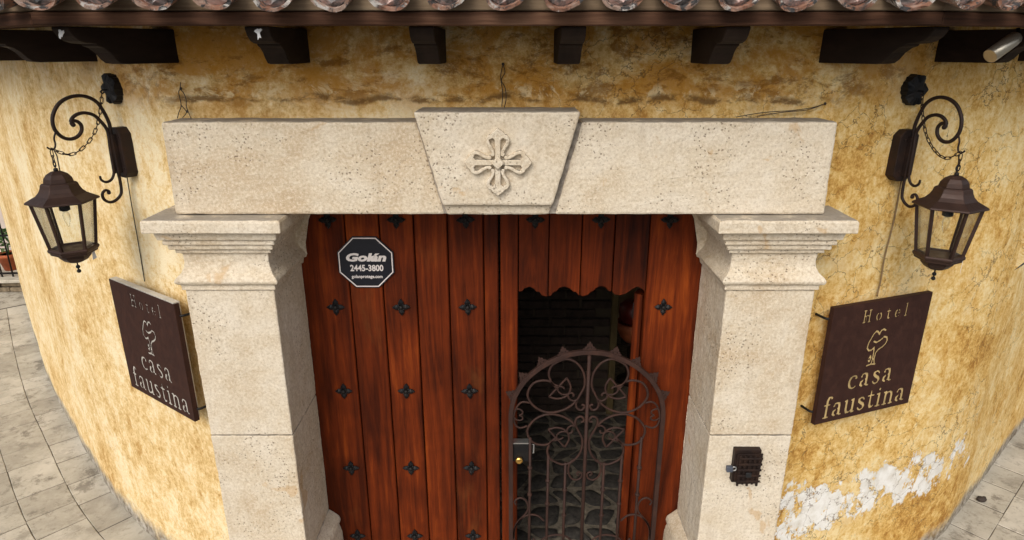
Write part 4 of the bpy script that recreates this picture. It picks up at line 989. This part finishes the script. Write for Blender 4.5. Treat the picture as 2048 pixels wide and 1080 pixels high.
# loose wires and nails over the lintel
def wires(lists, nails, label):
    mb = MB()
    for l in lists: mb.tube(smooth_path(l, 5), .002, 5)
    for p in nails: mb.ball(p, .007, 8)
    e = tag(mb.build('loose_wire', 'rubber'), label, 'wire'); return e
wires([[(-1.500, .165, 3.265), (-1.505, .16, 3.235), (-1.513, .158, 3.218), (-1.512, .16, 3.16), (-1.525, .155, 3.13), (-1.520, .12, 3.104)],
       [(-1.505, .16, 3.235), (-1.490, .157, 3.218), (-1.482, .155, 3.19), (-1.485, .155, 3.15), (-1.455, .12, 3.104)], [(-1.512, .16, 3.16), (-1.49, .155, 3.13), (-1.50, .13, 3.106)]],
      [(-1.503, .165, 3.237), (-1.488, .16, 3.132)], 'tangle of dark wire on nails above the left end of the lintel')
wires([[(.016, .168, 3.347), (.025, .160, 3.31), (.008, .160, 3.275), (.026, .155, 3.24), (.030, .15, 3.19), (.022, .10, 3.156)], [(.016, .168, 3.347), (.005, .16, 3.29), (.014, .158, 3.22), (.010, .12, 3.158)]], [(.016, .168, 3.347)], 'frayed wire hanging from a nail above the keystone')
wires([[(1.545, .165, 3.168), (1.48, .155, 3.150), (1.38, .15, 3.137), (1.25, .15, 3.128), (1.12, .14, 3.108)], [(1.545, .165, 3.168), (1.46, .155, 3.140), (1.35, .15, 3.130), (1.22, .14, 3.112)]], [(1.545, .165, 3.168)], 'slack dark wire along the right arm of the lintel')

# ------------------------------------------------------------------ security camera under the eave
sc_ = tag(empty('security_camera', (2.255, .02, 3.50)), 'small silver cylindrical security camera under the right eave', 'camera')
ax = Vector((-.105, -.035, -.066)).normalized(); q = ax.to_track_quat('Z', 'Y').to_euler()
def cyl(prof, name, mat):
    o = MB().lathe(prof, 20).build(name, mat, sc_, (-.045, -.02, -.076)); o.rotation_euler = q; return o
cyl([(0, -.075), (.027, -.075), (.029, -.07), (.029, .065), (.0265, .072), (.0265, .062), (0, .062)], 'housing', 'camera_shell')
cyl([(0, .060), (.024, .060), (.024, .064), (.012, .066), (.010, .060), (0, .060)], 'lens_plate', 'padlock')
cyl([(0, .0665), (.016, .0665), (.013, .073), (0, .075)], 'lens', 'black')
cyl([(.0295, -.06), (.0310, -.055), (.0310, .078), (.0295, .078)], 'sun_shade', 'camera_shell')
MB().tube([(.03, .02, .0), (.03, .01, -.03), (.01, -.005, -.05)], .009, 8).build('arm', 'black', sc_)

# ------------------------------------------------------------------ grille box with padlock on the right pilaster
bx = tag(empty('grille_box', (1.325, -.002, 1.175)), 'small dark iron lattice box fixed to the right stone pilaster', 'box')
MB().box(-.070, .072, -.045, .012, .0, .205).build('case', 'iron', bx, bevel=.003)
mb = MB(); MB().prism([(-.058, .185), (.078, .190), (.070, .0), (-.045, -.004), (-.062, .03)], -.062, -.052).build('front_frame', 'iron', bx, bevel=.002)
for i in range(5):
    x = -.050 + i * .026; MB().box(x, x + .013, -.076, -.063, -.010 + (.01 if i % 2 else 0), .180).build('vertical_strap', 'iron', bx, bevel=.003)
for i in range(5):
    z = .018 + i * .036; MB().box(-.054, .074, -.086, -.0765, z, z + .013).build('horizontal_strap', 'iron', bx, bevel=.003)
MB().box(-.010, .020, -.095, -.0865, .055, .085).build('hasp', 'black', bx, bevel=.003)
bx.scale.y = .7
pk = tag(empty('padlock', (1.228, -.055, 1.278)), 'slate grey padlock hooked on the left edge of the lattice box', 'padlock')
MB().box(-.018, .016, -.012, .012, -.016, .016).build('body', 'padlock', pk, bevel=.004)
MB().tube(smooth_path([(.014, 0, -.009), (.028, 0, -.011), (.036, 0, 0), (.028, 0, .011), (.014, 0, .009)], 5), .0035, 8).build('shackle', 'steel', pk)

# ------------------------------------------------------------------ loose stone on the pavement
mb = MB().ball((0, 0, .018), .04, 10, (1, .8, .55)); mb.v = [tuple(Vector(v) * (1 + .25 * noise.noise(Vector(v) * 40))) for v in mb.v]
tag(mb.build('stone', 'pebble', loc=(3.80, 1.285, 0)), 'dark brown loose stone on the right pavement by the wall', 'stone')

# ------------------------------------------------------------------ beyond the far end of the left wall
lowwall = tag(empty('low_stone_wall', (-7.6, 5.95, 0), R(4)), 'low rubble stone kerb wall beyond the far end of the left wall', 'wall')
rr = random.Random(4)
for row in range(2):
    x = -1.3
    while x < 1.35:
        w = rr.uniform(.18, .34); MB().box(0, w - .012, rr.uniform(-.03, .02), .35, row * .075 + .0, row * .075 + .068).build('rubble_block', 'rubble', lowwall, (x, 0, 0), bevel=.012); x += w
MB().box(-1.35, 1.4, -.06, .40, .15, .20).build('coping', 'pave', lowwall, bevel=.012)
rail = tag(empty('iron_railing', (-7.6, 6.05, .2), R(4)), 'black iron railing on the low wall at the far left', 'railing')
for i in range(18): MB().tube([(-1.3 + i * .155, 0, 0), (-1.3 + i * .155, 0, 1.25)], .012, 6).build('baluster', 'stud', rail)
for z in (.04, .62, 1.22): MB().box(-1.35, 1.4, -.010, .010, z, z + .028).build('rail_bar', 'stud', rail)
pot = tag(empty('flower_pot', (-7.62, 6.42, .20)), 'terracotta flower pot with white flowers behind the railing at the far left', 'flower pot')
MB().lathe([(0, 0), (.10, 0), (.145, .20), (.16, .20), (.16, .26), (.14, .26), (.13, .23), (0, .23)], 16).build('pot', 'terracotta', pot)
MB().lathe([(0, .235), (.128, .235)], 16).build('soil', 'soil', pot)
mb = MB(); rp = random.Random(8)
for i in range(420):
    a, b, r_ = rp.uniform(0, 6.28), rp.uniform(-.3, 1.5), rp.uniform(.3, 1) ** .5
    c = Vector((math.cos(a) * math.cos(b) * .24 * r_, math.sin(a) * math.cos(b) * .24 * r_, .40 + math.sin(b) * .24 * r_)); d1 = Vector((rp.uniform(-1, 1), rp.uniform(-1, 1), rp.uniform(-.6, .6))).normalized() * .035; d2 = d1.cross(Vector((rp.uniform(-1, 1), rp.uniform(-1, 1), 1))).normalized() * .018
    mb.add([c - d1, c + d2, c + d1, c - d2], [(0, 1, 2, 3)])
mb.build('foliage', 'leaf', pot)
MB().tube([(0, 0, .2), (.02, 0, .4)], .012, 6).build('stem', 'leaf', pot)
for i in range(9):
    a, b = rp.uniform(0, 6.28), rp.uniform(.0, 1.0); c = (math.cos(a) * math.cos(b) * .245, math.sin(a) * math.cos(b) * .245, .40 + math.sin(b) * .245); MB().ball(c, .028, 8, (1, 1, .6)).build('flower', 'petal', pot)
tag(MB().box(-11.5, -6.85, 7.6, 7.8, -.1, 3.2).build('neighbour_wall', 'pink_wall'), 'pale pink plaster wall behind the railing at the far left', 'wall')
struct(MB().prismz([(-14, 2.5), (-8.4, 4.2), (-6.65, 5.5), (-6.65, 9), (-14, 9)], -.05, -.006).build('path', 'pave'))
# far end return of the left wall
MB().box(-6.8, -6.5, 5.5, 9.0, -.06, ZW).build('wall_return', 'plaster', house)
